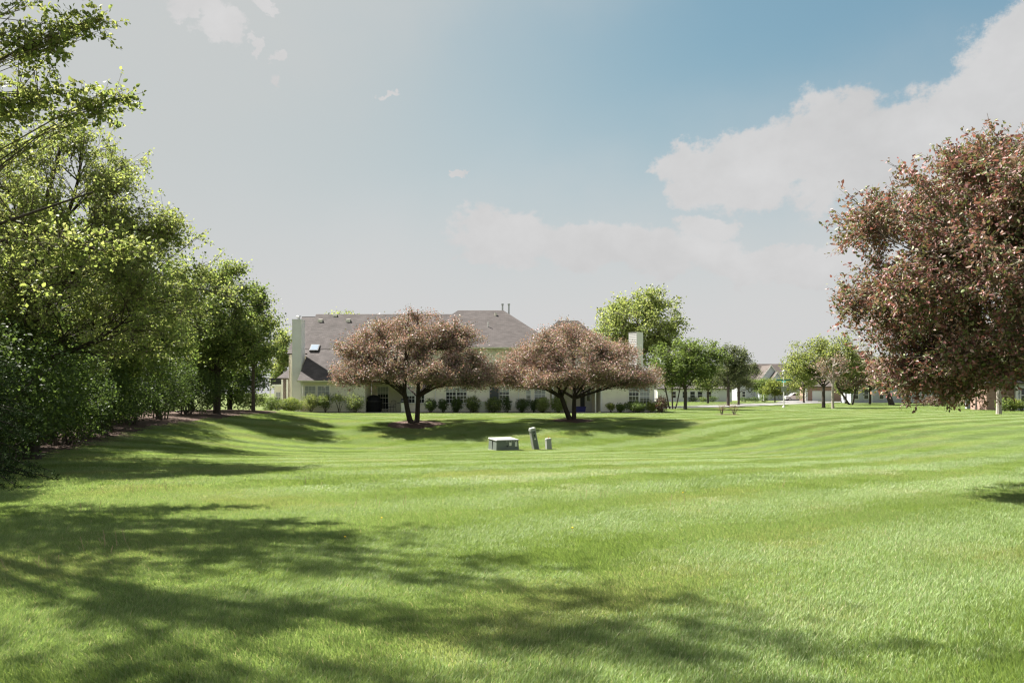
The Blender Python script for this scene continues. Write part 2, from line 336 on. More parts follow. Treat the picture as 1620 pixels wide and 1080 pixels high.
def tree(name, label, x, y, tr, fork, ells, ntw, nlf, leaf, cols, seed, cat='tree', group=None, lm='leaf', bark='bark', nl=7, nb=5, shell=.4, lump=.42,
         up=.55, fine=False, stems=None, spread=.16, sag=0.0, limb_r=.5, trunk_top=None, twig_r=.010, leader=True, extra=None, zmin=None, clump=.38, wid=(.55, .8), twl=0, twl_len=.3, minc=.012, lzmin=None):
    rng = np.random.default_rng(seed); z0 = g(x, y); root = thing(name, (x, y, z0), label, cat, group)
    P = crown_points(ells, ntw, rng, shell, lump, 26, clump)
    if extra is not None: P = np.concatenate([P, extra], 0)
    if zmin is not None: P = P[P[:, 2] > (zmin(P) if callable(zmin) else zmin)]
    top = np.array([np.mean([e[0] for e in ells]), np.mean([e[1] for e in ells]), max(e[2] + e[5] * .45 for e in ells)])
    if stems is None: stems = [[(0, 0), (0, 0)]]
    b = MB(); paths = []
    for (bx, by), (tx, ty) in stems:
        s_r = tr if len(stems) == 1 else tr * rng.uniform(.75, 1)
        p0 = np.array([bx, by, -.15]); p1 = np.array([tx, ty, fork[1]]); mid = (p0 + p1) / 2 + np.array([*(rng.standard_normal(2) * tr * .7), 0])
        pth = bez(p0, mid, p1, 6); rad = list(s_r * np.array([1.25, 1.0, .94, .88, .82, .72]))
        if len(stems) > 1: pth[0] = pth[0] * [.6, .6, 1]
        fl = np.array([pth[0], pth[0] + (pth[1] - pth[0]) * .35]); b.tube([fl[0], fl[1]] + list(pth[1:]), [s_r * 1.5, s_r * 1.1] + rad[1:], 9, cap=False)
        if leader:
            t2 = (top + np.array([tx, ty, 0]) * .6); ld = bez(pth[-1], pth[-1] * [1, 1, .5] + [0, 0, (fork[1] + t2[2]) * .3], t2, 6)
            b.tube(ld, list(s_r * .7 * np.linspace(1, .18, 6)), 6, cap=False); paths.append((pth, ld))
        else: paths.append((pth, None))
    S = fps(P, nl, rng); lab = np.argmin(((P[:, None] - S[None]) ** 2).sum(-1), 1)
    A = []; B = []
    for i in range(len(S)):
        C = P[lab == i]
        if len(C) < max(3, minc * len(P)): continue
        cen = C.mean(0)
        k = int(np.argmin([np.hypot(*(pp[-1][:2] - cen[:2])) for pp, _ in paths])); pth, ld = paths[k]
        hs = np.interp(cen[2], [P[:, 2].min(), P[:, 2].max()], [fork[0], fork[1] * 1.02])
        if ld is not None and cen[2] > np.percentile(P[:, 2], 65): st = ld[int(rng.integers(1, 4))]
        else: st = np.array([np.interp(hs, pth[:, 2], pth[:, j]) for j in range(3)])
        ctl = st + (cen - st) * [.45, .45, .75 - sag] + rng.standard_normal(3) * .12 * np.linalg.norm(cen - st) * [1, 1, .5]
        far = cen
        lp = bez(st, ctl, far, 8); r0 = tr * limb_r * rng.uniform(.7, 1.05); b.tube(lp, list(np.linspace(r0, r0 * .22, 8)), 6, cap=False)
        S2_ = fps(C, nb, rng); l2 = np.argmin(((C[:, None] - S2_[None]) ** 2).sum(-1), 1)
        for j in range(len(S2_)):
            D = C[l2 == j]
            if len(D) == 0: continue
            dc = D.mean(0); tt = int(rng.integers(2, 8)); st2 = lp[tt]; c2 = st2 + (dc - st2) * [.5, .5, .8] + rng.standard_normal(3) * .08 * np.linalg.norm(dc - st2)
            sp = bez(st2, c2, dc, 5); r1 = r0 * (.5 - .04 * tt); b.tube(sp, list(np.linspace(max(r1, .008), .006, 5)), 4, cap=False)
            q = sp[rng.integers(1, 5, len(D))]; A.append(q); B.append(D)
    A = np.concatenate(A); B = np.concatenate(B)
    if twl:                                            # short side shoots that carry the leaves
        i_ = np.repeat(np.arange(len(A)), twl); n_ = len(i_); a2 = A[i_] + (B - A)[i_] * rng.uniform(.4, 1.0, (n_, 1)); d_ = unit(unit(B - A)[i_] * .7 + rng.standard_normal((n_, 3)) * .75 + [0, 0, .1])
        prisms('branchlets', A, B, twig_r * 1.2, twig_r * .6, M['twig'], root)['kind'] = 'stuff'
        A, B = a2, a2 + d_ * twl_len * rng.uniform(.45, 1.25, (n_, 1))
        if lzmin: k_ = (B[:, 2] > lzmin) & (A[:, 2] > lzmin); A, B = A[k_], B[k_]
    ln = np.linalg.norm(B - A, axis=1)
    b.build('trunk', M[bark], root, local=True, smooth=True)
    tb = prisms('twigs', A, B, twig_r * (.6 if twl else 1), twig_r * .35, M['twig'], root); tb['kind'] = 'stuff'
    n = len(A) * nlf; I = np.repeat(np.arange(len(A)), nlf); t = 1.02 - rng.random(n) ** 1.3 * (np.ones(n) * .85 if twl else np.clip(.9 / np.maximum(ln[I], .3), .25, 1))
    Pp = A[I] + (B - A)[I] * t[:, None] + rng.standard_normal((n, 3)) * spread * [1, 1, .75]
    Nn = unit(rng.standard_normal((n, 3)) * .8 + [0, 0, up]); Ax = unit(rng.standard_normal((n, 3)) + unit(B - A)[I] * .6 + [0, 0, -.25]); Ax = Ax - Nn * (Ax * Nn).sum(1, keepdims=True)
    sz = leaf * np.exp(rng.standard_normal(n) * .22)
    twc = 1 + .10 * rng.standard_normal((len(A), 1))                       # twigs differ a little in tone
    col = pick_cols(n, cols, rng) * twc[I]
    cr = leaves_mesh('crown', Pp, Ax, Nn, sz, sz * rng.uniform(wid[0], wid[1], n), col, M[lm], root, fine); cr['kind'] = 'stuff'
    return root
def shrub(name, label, x, y, w, h, cols, seed, leaf=.05, n=1500, lm='leaf', group=None, cat='shrub', stem=0.15, dep=None, shell=.3, lump=.3, nst=7, up=.4, fine=False, spread=.06, loose=.0):
    rng = np.random.default_rng(seed); z0 = g(x, y); root = thing(name, (x, y, z0), label, cat, group); d = dep or w
    P = crown_points([(0, 0, stem + (h - stem) * .5, w / 2, d / 2, (h - stem) * .5)], n // 8, rng, shell, lump, 18, .15)
    S = fps(P, nst, rng); b = MB()
    for s in S:
        st = np.array([*(rng.standard_normal(2) * .04 * w), -.08]); b.tube(bez(st, st + (s - st) * [.3, .3, .7], s, 5), list(np.linspace(.018 + .006 * h, .006, 5)), 5, cap=False)
    b.build('stem', M['bark'], root, local=True)
    I = np.repeat(np.arange(len(P)), 8); m_ = len(I); Pp = P[I] + rng.standard_normal((m_, 3)) * (spread + loose)
    Pp[:, 2] = np.maximum(Pp[:, 2], .02)
    Nn = unit(rng.standard_normal((m_, 3)) * .8 + [0, 0, up] + unit(P - [0, 0, h * .4])[I] * .5); Ax = rng.standard_normal((m_, 3)); Ax = Ax - Nn * (Ax * Nn).sum(1, keepdims=True)
    sz = leaf * np.exp(rng.standard_normal(m_) * .22)
    f = leaves_mesh('foliage', Pp, Ax, Nn, sz, sz * .65, pick_cols(m_, cols, rng), M[lm], root, fine); f['kind'] = 'stuff'
    return root
def conifer(name, label, x, y, h, r, cols, seed, z_low=.3, nwh=26, per=9, group=None, needle=.07):
    rng = np.random.default_rng(seed); root = thing(name, (x, y, g(x, y)), label, 'tree', group)
    b = MB(); b.tube([(0, 0, -.1), (0, 0, h * .5), (0, 0, h)], [r * .075, r * .045, .01], 8, cap=False)
    A = []; B = []
    for i in range(nwh):
        z = z_low + (h - z_low) * (i / nwh) ** .95; rr = r * (1 - (i / nwh)) ** .8 + .12
        for k in range(per):
            a = rng.random() * 6.283; L = rr * rng.uniform(.75, 1.12); p0 = np.array([0, 0, z]); d = np.array([math.cos(a), math.sin(a), 0])
            p1 = p0 + d * L + [0, 0, -.18 * L + rng.normal() * .06]; c = p0 + d * L * .5 + [0, 0, .05 * L]; pt = bez(p0, c, p1, 6)
            b.tube(pt, list(np.linspace(.022, .005, 6)), 4, cap=False)
            side = np.array([-d[1], d[0], 0])
            for q in range(1, 6):
                for s in (-1, 1):
                    A.append(pt[q]); B.append(pt[q] + (side * s * .8 + d * .6) * L * .28 * (1.15 - q / 7) * rng.uniform(.7, 1.2) + [0, 0, -.12 * L * rng.random()])
                A.append(pt[q - 1]); B.append(pt[q])
    b.build('trunk', M['bark_dark'], root, local=True)
    A = np.array(A); B = np.array(B); ln = np.linalg.norm(B - A, axis=1); cnt = np.maximum((ln / .012).astype(int), 4); I = np.repeat(np.arange(len(A)), cnt); n = len(I)
    Pp = A[I] + (B - A)[I] * rng.random((n, 1)); Ax = unit(rng.standard_normal((n, 3)) * .8 + unit(B - A)[I] * .7); Nn = unit(rng.standard_normal((n, 3)))
    sz = needle * np.exp(rng.standard_normal(n) * .2)
    f = leaves_mesh('crown', Pp, Ax, Nn, sz, sz * .22, pick_cols(n, cols, rng), M['needle'], root); f['kind'] = 'stuff'
    return root

# ------------------------------------------------------------------ the townhouse block beyond the lawn
HF = 67.0                                              # depth of its front wall
def HX(px, d=HF): return (px - CX) * d / F
def HZ(py, d=HF): return EYE + (HY - py) * d / F
def window(par, x0, x1, z0, z1, y, cols=3, rows=4, blind=.5, left_screen=False, fw=.06):
    """one casement of a house wall facing the camera: frame, muntins, glass and the blind behind its upper half"""
    yf = y - .05
    b = MB(); b.box(x0 - fw, x0, yf, y + .06, z0 - fw, z1 + fw); b.box(x1, x1 + fw, yf, y + .06, z0 - fw, z1 + fw)
    b.box(x0, x1, yf, y + .06, z1, z1 + fw); b.box(x0, x1, yf - .02, y + .06, z0 - fw, z0); b.box(x0, x1, yf + .006, y + .02, (z0 + z1) / 2 - .022, (z0 + z1) / 2 + .022)
    w = b.build('window', M['trim'], par)
    MB().box(x0, x1, y - .024, y - .02, z0, z1).build('glass', M['glass'], w)
    if blind: MB().box(x0 + .01, x1 - .01, y - .031, y - .0265, z1 - (z1 - z0) * blind, z1).build('blind', M['blind'], w)
    mm = MB()
    for i in range(1, cols): xx = x0 + (x1 - x0) * i / cols; mm.box(xx - .012, xx + .012, y - .046, y - .034, z0, z1)
    for i in range(1, rows):
        if abs(i / rows - .5) < .01: continue
        zz = z0 + (z1 - z0) * i / rows; mm.box(x0, x1, y - .0445, y - .0355, zz - .012, zz + .012)
    mm.build('muntins', M['trim'], w)
    if left_screen: MB().box(x0 + .005, x1 - .005, y - .052, y - .049, z0, z1).build('insect_screen', M['screen'], w)
    return w
H = thing('townhouse', (-2.8, 72, 0), 'long beige-sided two storey townhouse block with brown shingle roof behind the lawn', 'house')
CO = .15
def wall(x0, x1, z0, z1, y, m='siding', name='wall', d=.2):
    b = MB(); b.lap((x0, y, z0), (x1, y, z0), (x1, y, z1), (x0, y, z1), CO, .013); b.box(x0, x1, y + .03, y + d, z0, z1); return b.build(name, M[m], H)
def side(x, y0, y1, z0, z1, facing, m='siding'):
    b = MB()
    if facing < 0: b.lap((x, y1, z0), (x, y0, z0), (x, y0, z1), (x, y1, z1), CO, .013); b.box(x + .03, x + .2, y0 + .21, y1, z0, z1)
    else: b.lap((x, y0, z0), (x, y1, z0), (x, y1, z1), (x, y0, z1), CO, .013); b.box(x - .2, x - .03, y0 + .21, y1, z0, z1)
    return b.build('side_wall', M[m], H)
def roof_slope(a, b_, c, d, th=.12, name='roof', m='roof'):
    a, b_, c, d = [np.array(p, float) for p in (a, b_, c, d)]; n = np.cross(b_ - a, d - a); n /= np.linalg.norm(n)
    b = MB(); b.lap(a, b_, c, d, .15, .012); lo = [p - n * th for p in (a, b_, c, d)]
    b.face([a, lo[0], lo[1], b_]); b.face([b_, lo[1], lo[2], c]); b.face([d, c, lo[2], lo[3]]); b.face([a, d, lo[3], lo[0]]); b.face([lo[3], lo[2], lo[1], lo[0]])
    return b.build(name, M[m], H)
def gutter(x0, x1, y, z): MB().hull([(x0, y, z - .12), (x1, y, z - .12), (x1, y + .10, z - .12), (x0, y + .10, z - .12)], [(x0, y - .04, z), (x1, y - .04, z), (x1, y + .10, z), (x0, y + .10, z)]).build('gutter', M['trim_beige'], H)
def board(x0, x1, z0, z1, y, m='trim', name='corner_board'): MB().box(x0, x1, y - .035, y + .05, z0, z1).build(name, M[m], H)
LX0, LX1 = HX(477), HX(577); EZ = 2.62
RIDY, RIDZ = 74.9, 8.5
SL = (RIDZ - EZ) / (RIDY - 66.65)
def slz(y): return EZ + SL * (y - 66.65)
# left wing
wall(LX0, LX1, 0.12, EZ - .02, HF); side(LX0, HF, RIDY, 0.12, EZ + .3, -1); side(LX1, HF, 70.2, 0.12, EZ - .05, 1)
MB().box(LX0 - .05, LX1 + .03, HF - .04, HF + .3, -.3, .115).build('plinth', M['concrete'], H)
gut = gutter(LX0 - .25, LX1 + .3, 66.52, EZ + .02)
MB().box(LX0 - .2, LX1 + .28, 66.64, 67.02, EZ - .16, EZ - .13).build('soffit', M['trim_beige'], H)
roof_slope((LX0 - .25, 66.65, EZ), (LX1 + .32, 66.65, EZ), (LX1 + .1, 68.3, slz(68.3)), (LX0 - .25, 68.3, slz(68.3)))
roof_slope((LX0 - .25, 68.3, slz(68.3)), (LX1 - .15, 68.3, slz(68.3)), (LX1 - .15, 70, slz(70)), (LX0 - .25, 70, slz(70)))
RX = HX(725, 73.5)
roof_slope((LX0 - 2.0, 70, slz(70)), (RX + 2, 70, slz(70)), (RX + 2, RIDY, RIDZ), (LX0 - 2.0, RIDY, RIDZ - .004))
roof_slope((HX(500, RIDY), RIDY - 4.4, slz(RIDY - 4.4) + .03), (RX, RIDY - 4.4, slz(RIDY - 4.4) + .03), (RX, RIDY + .02, RIDZ + .32), (HX(500, RIDY), RIDY + .02, RIDZ + .32))
side(LX0 - 1.85, 70.05, 80.5, 0, 5.0, -1)
roof_slope((RX + 2, RIDY + .01, RIDZ), (LX0 - 2.0, RIDY + .01, RIDZ), (LX0 - 2.0, RIDY + 7.5, EZ + .4), (RX + 2, RIDY + 7.5, EZ + .4))
MB().hull([(LX0 + .01, HF + .25, 2.5), (LX0 + .01, RIDY + 6.4, 2.5), (LX0 + .2, RIDY + 6.4, 2.5), (LX0 + .2, HF + .25, 2.5)], [(LX0 + .01, HF + .26, slz(HF) - .2), (LX0 + .01, RIDY + 3, 4.9), (LX0 + .2, RIDY + 3, 4.9), (LX0 + .2, HF + .26, slz(HF) - .2)]).build('gable_wall', M['siding'], H)
board(LX0 - .02, LX0 + .16, .12, EZ - .16, HF, 'trim'); board(LX1 - .10, LX1 + .03, .12, EZ - .16, HF, 'trim_beige')
MB().tube([(LX0 + .05, 66.62, EZ - .1), (LX0 + .05, 66.84, EZ - .35), (LX0 + .05, 66.9, .3)], .045, 6).build('downspout', M['trim'], H)
cw = (HX(521) - HX(483) - .3) / 2
window(H, HX(483), HX(483) + cw, .62, 2.18, HF - .02, 3, 4, .55); window(H, HX(483) + cw + .22, HX(521), .62, 2.18, HF - .02, 3, 4, .5)
# left chimney, clapboard chase with a metal flue cap
c0, c1 = HX(462.5, 68.5), HX(476.5, 68.5)
def chimney(x0, x1, y0, y1, z0, z1, par=H, m='siding_pale', cap=True):
    b = MB(); b.lap((x0, y0, z0), (x1, y0, z0), (x1, y0, z1), (x0, y0, z1), CO, .013); b.lap((x1, y0, z0), (x1, y1, z0), (x1, y1, z1), (x1, y0, z1), CO, .013)
    b.lap((x0, y1, z0), (x0, y0, z0), (x0, y0, z1), (x0, y1, z1), CO, .013); b.lap((x1, y1, z0), (x0, y1, z0), (x0, y1, z1), (x1, y1, z1), CO, .013); c = b.build('chimney', M[m], par)
    MB().hull([(x0 - .04, y0 - .04, z1), (x1 + .04, y0 - .04, z1), (x1 + .04, y1 + .04, z1), (x0 - .04, y1 + .04, z1)], [(x0 - .02, y0 - .02, z1 + .07), (x1 + .02, y0 - .02, z1 + .07), (x1 + .02, y1 + .02, z1 + .07), (x0 - .02, y1 + .02, z1 + .07)]).build('chimney_top', M['trim'], c)
    if cap:
        xm, ym = (x0 + x1) / 2, (y0 + y1) / 2; MB().lathe([(.13, z1 + .07), (.13, z1 + .28), (.20, z1 + .28), (.22, z1 + .31), (.22, z1 + .36), (.18, z1 + .40)], 10, (xm, ym)).build('flue_cap', M['metal'], c)
    for xx in (x0 - .02, x1 - .05): MB().box(xx, xx + .07, y0 - .03, y0 + .02, z0, z1 - .002).build('corner_trim', M['trim'], c)
    return c
chimney(c0, c1, 68.5, 69.7, 0, HZ(506, 68.5))
# skylight, roof vents
def on_slope(x, y): return np.array([x, y, slz(y)])
def skylight(x, y, w, l):
    n = np.array([0, -SL, 1]) / math.hypot(SL, 1); u = np.array([0, 1, SL]) / math.hypot(SL, 1); c = on_slope(x, y); e = np.array([1, 0, 0])
    q = lambda a, b_, h: c + e * a * w / 2 + u * b_ * l / 2 + n * h
    k = MB().hull([q(-1, -1, -.02), q(1, -1, -.02), q(1, 1, -.02), q(-1, 1, -.02)], [q(-1, -1, .14), q(1, -1, .14), q(1, 1, .14), q(-1, 1, .14)]).build('skylight', M['dark'], H)
    MB().hull([q(-.86, -.86, .141), q(.86, -.86, .141), q(.86, .86, .141), q(-.86, .86, .141)], [q(-.84, -.84, .155), q(.84, -.84, .155), q(.84, .84, .155), q(-.84, .84, .155)]).build('glass', mat('skylight_glass', (.25, .3, .36), .03, 1.0), k)
skylight(HX(498, 70.6), 70.6, .75, .95)
def vent(x, y, z): MB().hull([(x - .2, y - .15, z - .1), (x + .2, y - .15, z - .1), (x + .2, y + .25, z + .1), (x - .2, y + .25, z + .1)], [(x - .2, y - .12, z + .18), (x + .2, y - .12, z + .18), (x + .17, y + .2, z + .22), (x - .17, y + .2, z + .22)]).build('roof_vent', M['trim_beige'], H)
for px, yy in ((507, 74.0), (551, 74.0), (530, 74.7)): vent(HX(px, yy), yy, slz(yy) + .22)
# patio recess under a balcony, right of the left wing
PX1 = HX(640)
BY = 70.2
wall(LX1 + .02, PX1, .05, 2.75, BY); MB().box(LX1 + .05, PX1 - .02, 66.7, BY, 2.62, 2.86).build('balcony_floor', M['trim_beige'], H)
wall(LX1 + .02, PX1 + .4, 2.86, slz(70) - .15, 69.95, name='upper_wall'); side(LX1 - .12, 68.35, 69.9, slz(68.3) - .4, slz(69.9) - .15, 1); board(LX1 - .17, LX1 - .06, slz(68.0), slz(69.0), 68.33)
rl = MB(); rl.box(LX1 + .1, PX1, 66.74, 66.80, 3.80, 3.86); rl.box(LX1 + .1, PX1, 66.75, 66.79, 2.98, 3.02)
for i in range(27): xx = LX1 + .14 + i * (PX1 - LX1 - .2) / 26; rl.box(xx - .014, xx + .014, 66.757, 66.783, 2.862, 3.80)
rl.build('balcony_railing', M['dark'], H)
window(H, LX1 + .9, LX1 + 2.6, 2.95, 4.9, 69.92, 2, 2, .6)
window(H, HX(598, BY), HX(614, BY), .3, 2.15, BY - .02, 4, 4, .35)
MB().box(LX1 + .05, PX1 - .05, 66.9, BY, -.2, .05).build('patio_slab', M['concrete'], H)
# middle range
MX1 = HX(870); SHZ = 3.02
wall(PX1, MX1, .12, 2.60, HF); side(PX1, HF, BY, .12, 2.6, -1); side(MX1, HF, BY, .12, 2.6, 1)
MB().box(PX1 - .02, MX1 + .02, HF - .03, HF + .3, -.3, .115).build('plinth', M['concrete'], H)
roof_slope((PX1 - .2, 66.62, 2.62), (MX1 + 4.4, 66.62, 2.62), (MX1 + 4.4, 67.72, SHZ), (PX1 - .2, 67.72, SHZ), .08); gutter(PX1 - .2, MX1 + 4.4, 66.5, 2.64)
MB().box(PX1 - .18, MX1 + 4.3, 66.6, 67.02, 2.46, 2.49).build('soffit', M['trim_beige'], H)
UE = 5.35
wall(PX1 - .1, MX1 + .6, SHZ - .1, UE, 67.72, name='upper_wall'); side(PX1 - .1, 67.72, 70, SHZ - .1, UE, -1); side(MX1 + .6, 67.72, 75, SHZ - .1, UE, 1)
RY_, RZ_ = 73.5, 9.02; hx = HX(796, 73.5)
roof_slope((PX1 - .4, 67.3, UE), (MX1 + .95, 67.3, UE), (hx, RY_, RZ_), (RX, RY_, RZ_)); gutter(PX1 - .4, MX1 + .95, 67.18, UE + .02)
roof_slope((MX1 + .95, 67.3, UE), (MX1 + .95, 79.7, UE), (hx + .01, RY_ + .02, RZ_), (hx, RY_, RZ_))
roof_slope((MX1 + .95, 79.7, UE), (PX1 - .4, 79.7, UE), (RX, RY_ + .01, RZ_), (hx, RY_ + .01, RZ_)); roof_slope((PX1 - .4, 79.7, UE), (PX1 - .4, 67.3, UE), (RX, RY_, RZ_), (RX, RY_ + .01, RZ_))
for px in (795, 805): xx = HX(px, 73.6); MB().tube([(xx, 73.6, 8.4), (xx, 73.6, 9.5), (xx, 73.6, 9.5), (xx, 73.6, 9.62)], [.08, .08, .12, .12], 8).build('vent_pipe', M['metal'], H)
MB().tube([(HX(772, 70.6), 70.6, 7.2), (HX(772, 70.6), 70.6, 7.75)], .05, 8).build('vent_pipe', M['trim'], H); MB().tube([(HX(784, 72.6), 72.6, 8.4), (HX(784, 72.6), 72.6, 8.7)], .11, 8).build('roof_vent', M['trim_beige'], H)
wz0, wz1 = HZ(583.5), HZ(567)
window(H, HX(728), HX(737.5), wz0, wz1, 67.7, 2, 3, .0, True); window(H, HX(739.5), HX(749), wz0, wz1, 67.7, 2, 3, 1.0)
MB().tube([(HX(753.5), 67.65, SHZ), (HX(753.5), 67.65, UE - .1)], .04, 6).build('downspout', M['trim'], H)
for (a, b_, t, bl, sc_) in ((643, 656, 609, .6, 0), (658, 671, 609, .4, 0), (706, 721, 612, .3, 0), (723, 738, 612, .3, 0), (774.5, 789, 610, .3, 1), (790.5, 805, 610, .35, 0), (833, 839, 608, .6, 0), (846, 862, 608, .7, 0)):
    window(H, HX(a), HX(b_), HZ(637), HZ(t + 2), HF - .02, 3, 4, bl, bool(sc_))
for px in (689, 820.5): MB().tube([(HX(px), 66.9, .1), (HX(px), 66.9, 2.5)], .045, 6).build('downspout', M['trim'], H)
# entry recess and the right wing
QX0, QX1 = HX(951), HX(1035)
wall(MX1, QX0, .05, 2.75, BY, 'siding', 'recess_wall'); MB().box(MX1, QX0, 66.9, BY, -.2, .04).build('porch_slab', M['concrete'], H)
MB().box(MX1 + .02, QX0 - .02, 67.03, BY, 2.5, 2.6).build('porch_ceiling', M['trim_beige'], H)
MB().box(HX(873), HX(876), 66.8, 66.94, .04, 2.46).build('porch_post', M['trim'], H)
MB().box(HX(941), HX(942.6), 66.82, 66.9, .04, 2.46).build('porch_post', M['trim'], H)
dr = MB().box(HX(926, BY), HX(936, BY), BY - .06, BY - .01, .06, 2.12).build('door', M['door'], H); MB().box(HX(928.5, BY), HX(933.5, BY), BY - .068, BY - .0605, .95, 1.95).build('door_glass', M['glass'], dr)
MB().tube([(HX(935, BY), BY - .12, 1.0), (HX(935, BY), BY - .06, 1.0)], .025, 6).build('handle', M['metal'], dr)
MB().box(HX(918, BY), HX(925, BY), BY - .05, BY - .01, .06, 2.1).build('door', M['dark'], H)
wall(QX0, QX1, .12, 2.60, HF); side(QX0, HF, BY, .12, 2.6, -1); side(QX1, HF, 75, .12, 2.6, 1)
MB().box(QX0 - .02, QX1 + .03, HF - .03, HF + .3, -.3, .115).build('plinth', M['concrete'], H)
board(QX0 - .05, QX0 + .1, .12, 2.45, HF); board(QX1 - .1, QX1 + .04, .12, 2.45, HF)
MB().tube([(QX1 + .12, 66.9, .1), (QX1 + .12, 66.9, 2.5)], .045, 6).build('downspout', M['trim'], H)
e0, e1, ey0, ey1 = QX0 - .35, QX1 + .32, 66.6, 76.0; rise = .60
roof_slope((MX1 + 4.45, ey0, 2.64), (e1, ey0, 2.64), (e1 - 3.1, ey0 + 3.1, 2.64 + 3.1 * rise), (e0 + .2, ey0 + 3.1, 2.64 + 3.1 * rise))
roof_slope((e1, ey0, 2.64), (e1, ey1, 2.64), (e1 - 3.1, ey1 - 3.1, 2.64 + 3.1 * rise), (e1 - 3.1, ey0 + 3.1, 2.64 + 3.1 * rise)); roof_slope((e0 + .2, ey0 + 3.1, 2.64 + 3.1 * rise), (e1 - 3.1, ey0 + 3.1, 2.64 + 3.1 * rise), (e1 - 3.1, ey1 - 3.1, 2.64 + 3.1 * rise), (e0 + .2, ey1 - 3.1, 2.65 + 3.1 * rise))
gutter(QX0 - .3, e1, 66.47, 2.66); MB().box(QX0 - .28, QX1 + .3, 66.58, 67.0, 2.46, 2.49).build('soffit', M['trim_beige'], H)
window(H, HX(995), HX(1010), HZ(640), HZ(613), HF - .02, 3, 4, .3); window(H, HX(1012.5), HX(1027), HZ(640), HZ(613), HF - .02, 3, 4, .65)
# rear range with the pale roof plane, and the white chimney set at an angle
ax, bx_, ay, by_ = HX(830, 74), HX(975, 74), 74.0, 84.0; rr = (ax + bx_) / 2
MB().box(ax + .4, bx_ - .4, ay + .4, by_ - .4, 2.0, 5.3).build('rear_wall', M['siding'], H)
roof_slope((ax, by_, 5.3), (ax, ay, 5.3), (ax + 3.2, ay + 3.3, 8.45), (ax + 3.2, by_ - 3.3, 8.45), m='roof_pale'); roof_slope((ax, ay, 5.3), (bx_, ay, 5.3), (bx_ - 3.2, ay + 3.3, 8.45), (ax + 3.2, ay + 3.3, 8.45))
roof_slope((bx_, ay, 5.3), (bx_, by_, 5.3), (bx_ - 3.2, by_ - 3.3, 8.45), (bx_ - 3.2, ay + 3.3, 8.45))
ch = MB(); cx_, cy_ = HX(1006, 72), 72.0; pts = [(cx_ + .62 * math.cos(a), cy_ + .62 * math.sin(a)) for a in [math.radians(-92 + 90 * k) for k in range(4)]]
zt = HZ(527, 72)
for k in range(4): p, q = pts[k], pts[(k + 1) % 4]; ch.lap((*p, 3.2), (*q, 3.2), (*q, zt), (*p, zt), CO, .013)
c_o = ch.build('chimney', M['siding_pale'], H); MB().hull([(x, y, zt) for x, y in pts], [(cx_ + (x - cx_) * 1.06, cy_ + (y - cy_) * 1.06, zt + .08) for x, y in pts]).build('chimney_top', M['trim'], c_o)
# the neighbouring house past the left end, brown brick with a white-posted porch
N_ = thing('brick_house', (-23, 84, 0), 'brown brick house with grey roof and white porch posts beyond the townhouse', 'house')
d2 = 80.0
def part(name, b, m, par=None): return b.build(name, M[m], par or N_)
part('wall', MB().box(HX(446, d2), HX(474, d2), d2, d2 + 6, 0, HZ(598, d2)), 'brick_dark'); part('upper_wall', MB().box(HX(452, d2), HX(474, d2), d2 + 3, d2 + 8, 2.8, HZ(583, d2)), 'siding')
b = MB(); zz = HZ(598, d2); b.lap((HX(440, d2), d2 - .5, zz), (HX(474, d2), d2 - .5, zz), (HX(474, d2), d2 + 3, zz + 1.5), (HX(456, d2), d2 + 3, zz + 1.5), .15, .012); part('porch_roof', b, 'roof')
b = MB(); zz = HZ(583, d2); b.lap((HX(450, d2), d2 + 2.6, zz), (HX(476, d2), d2 + 2.6, zz), (HX(476, d2), d2 + 6.5, HZ(556, d2 + 6.5)), (HX(450, d2), d2 + 6.5, HZ(556, d2 + 6.5)), .15, .012); part('roof', b, 'roof')
for px in (428.5, 447, 455): part('post', MB().box(HX(px, d2), HX(px + 2.2, d2), d2 - .45, d2 - .3, 0, HZ(600, d2)), 'trim')
part('porch_beam', MB().box(HX(428, d2), HX(448, d2), d2 - .5, d2 - .25, HZ(611, d2), HZ(608, d2)), 'trim'); part('porch_railing', MB().box(HX(428, d2), HX(447, d2), d2 - .42, d2 - .36, HZ(608, d2) + .005, HZ(598, d2)), 'dark')
window(N_, HX(437, d2 + 1), HX(443.5, d2 + 1), .7, 1.7, d2 + 1, 2, 2, .5); part('porch_wall', MB().box(HX(429, d2), HX(446, d2), d2 + 1.02, d2 + 1.2, 0, HZ(611, d2)), 'siding')

# ------------------------------------------------------------------ road, beds
RC = np.array([(4, 84), (12, 86), (19, 92), (27, 103), (38, 121), (54, 143), (80, 165), (130, 185)], float)
def ribbon(path, w0, w1):
    t = np.gradient(path, axis=0); t = unit(t); n = np.stack([-t[:, 1], t[:, 0]], 1); return path + n * w0, path + n * w1
def strip(name, path, w0, w1, z, m, th=.3):
    a, b_ = ribbon(path, w0, w1); b = MB()
    for i in range(len(path) - 1):
        b.hull([(*a[i + 1], z - th), (*a[i], z - th), (*b_[i], z - th), (*b_[i + 1], z - th)], [(*a[i + 1], z), (*a[i], z), (*b_[i], z), (*b_[i + 1], z)])
    o = b.build(name, M[m]); o['kind'] = 'structure'; return o
RC2 = np.array([np.interp(np.linspace(0, 7, 43), np.arange(8), RC[:, k]) for k in (0, 1)]).T
strip('road', RC2, -3.6, 3.6, .012, 'asphalt'); strip('kerb', RC2, -3.85, -3.6, .09, 'concrete'); strip('kerb', RC2, 3.6, 3.85, .09, 'concrete')
DW = np.array([(46, 131), (52, 150), (58, 166), (62, 176)], float); strip('driveway', DW, -3.6, 3.6, .022, 'asphalt')
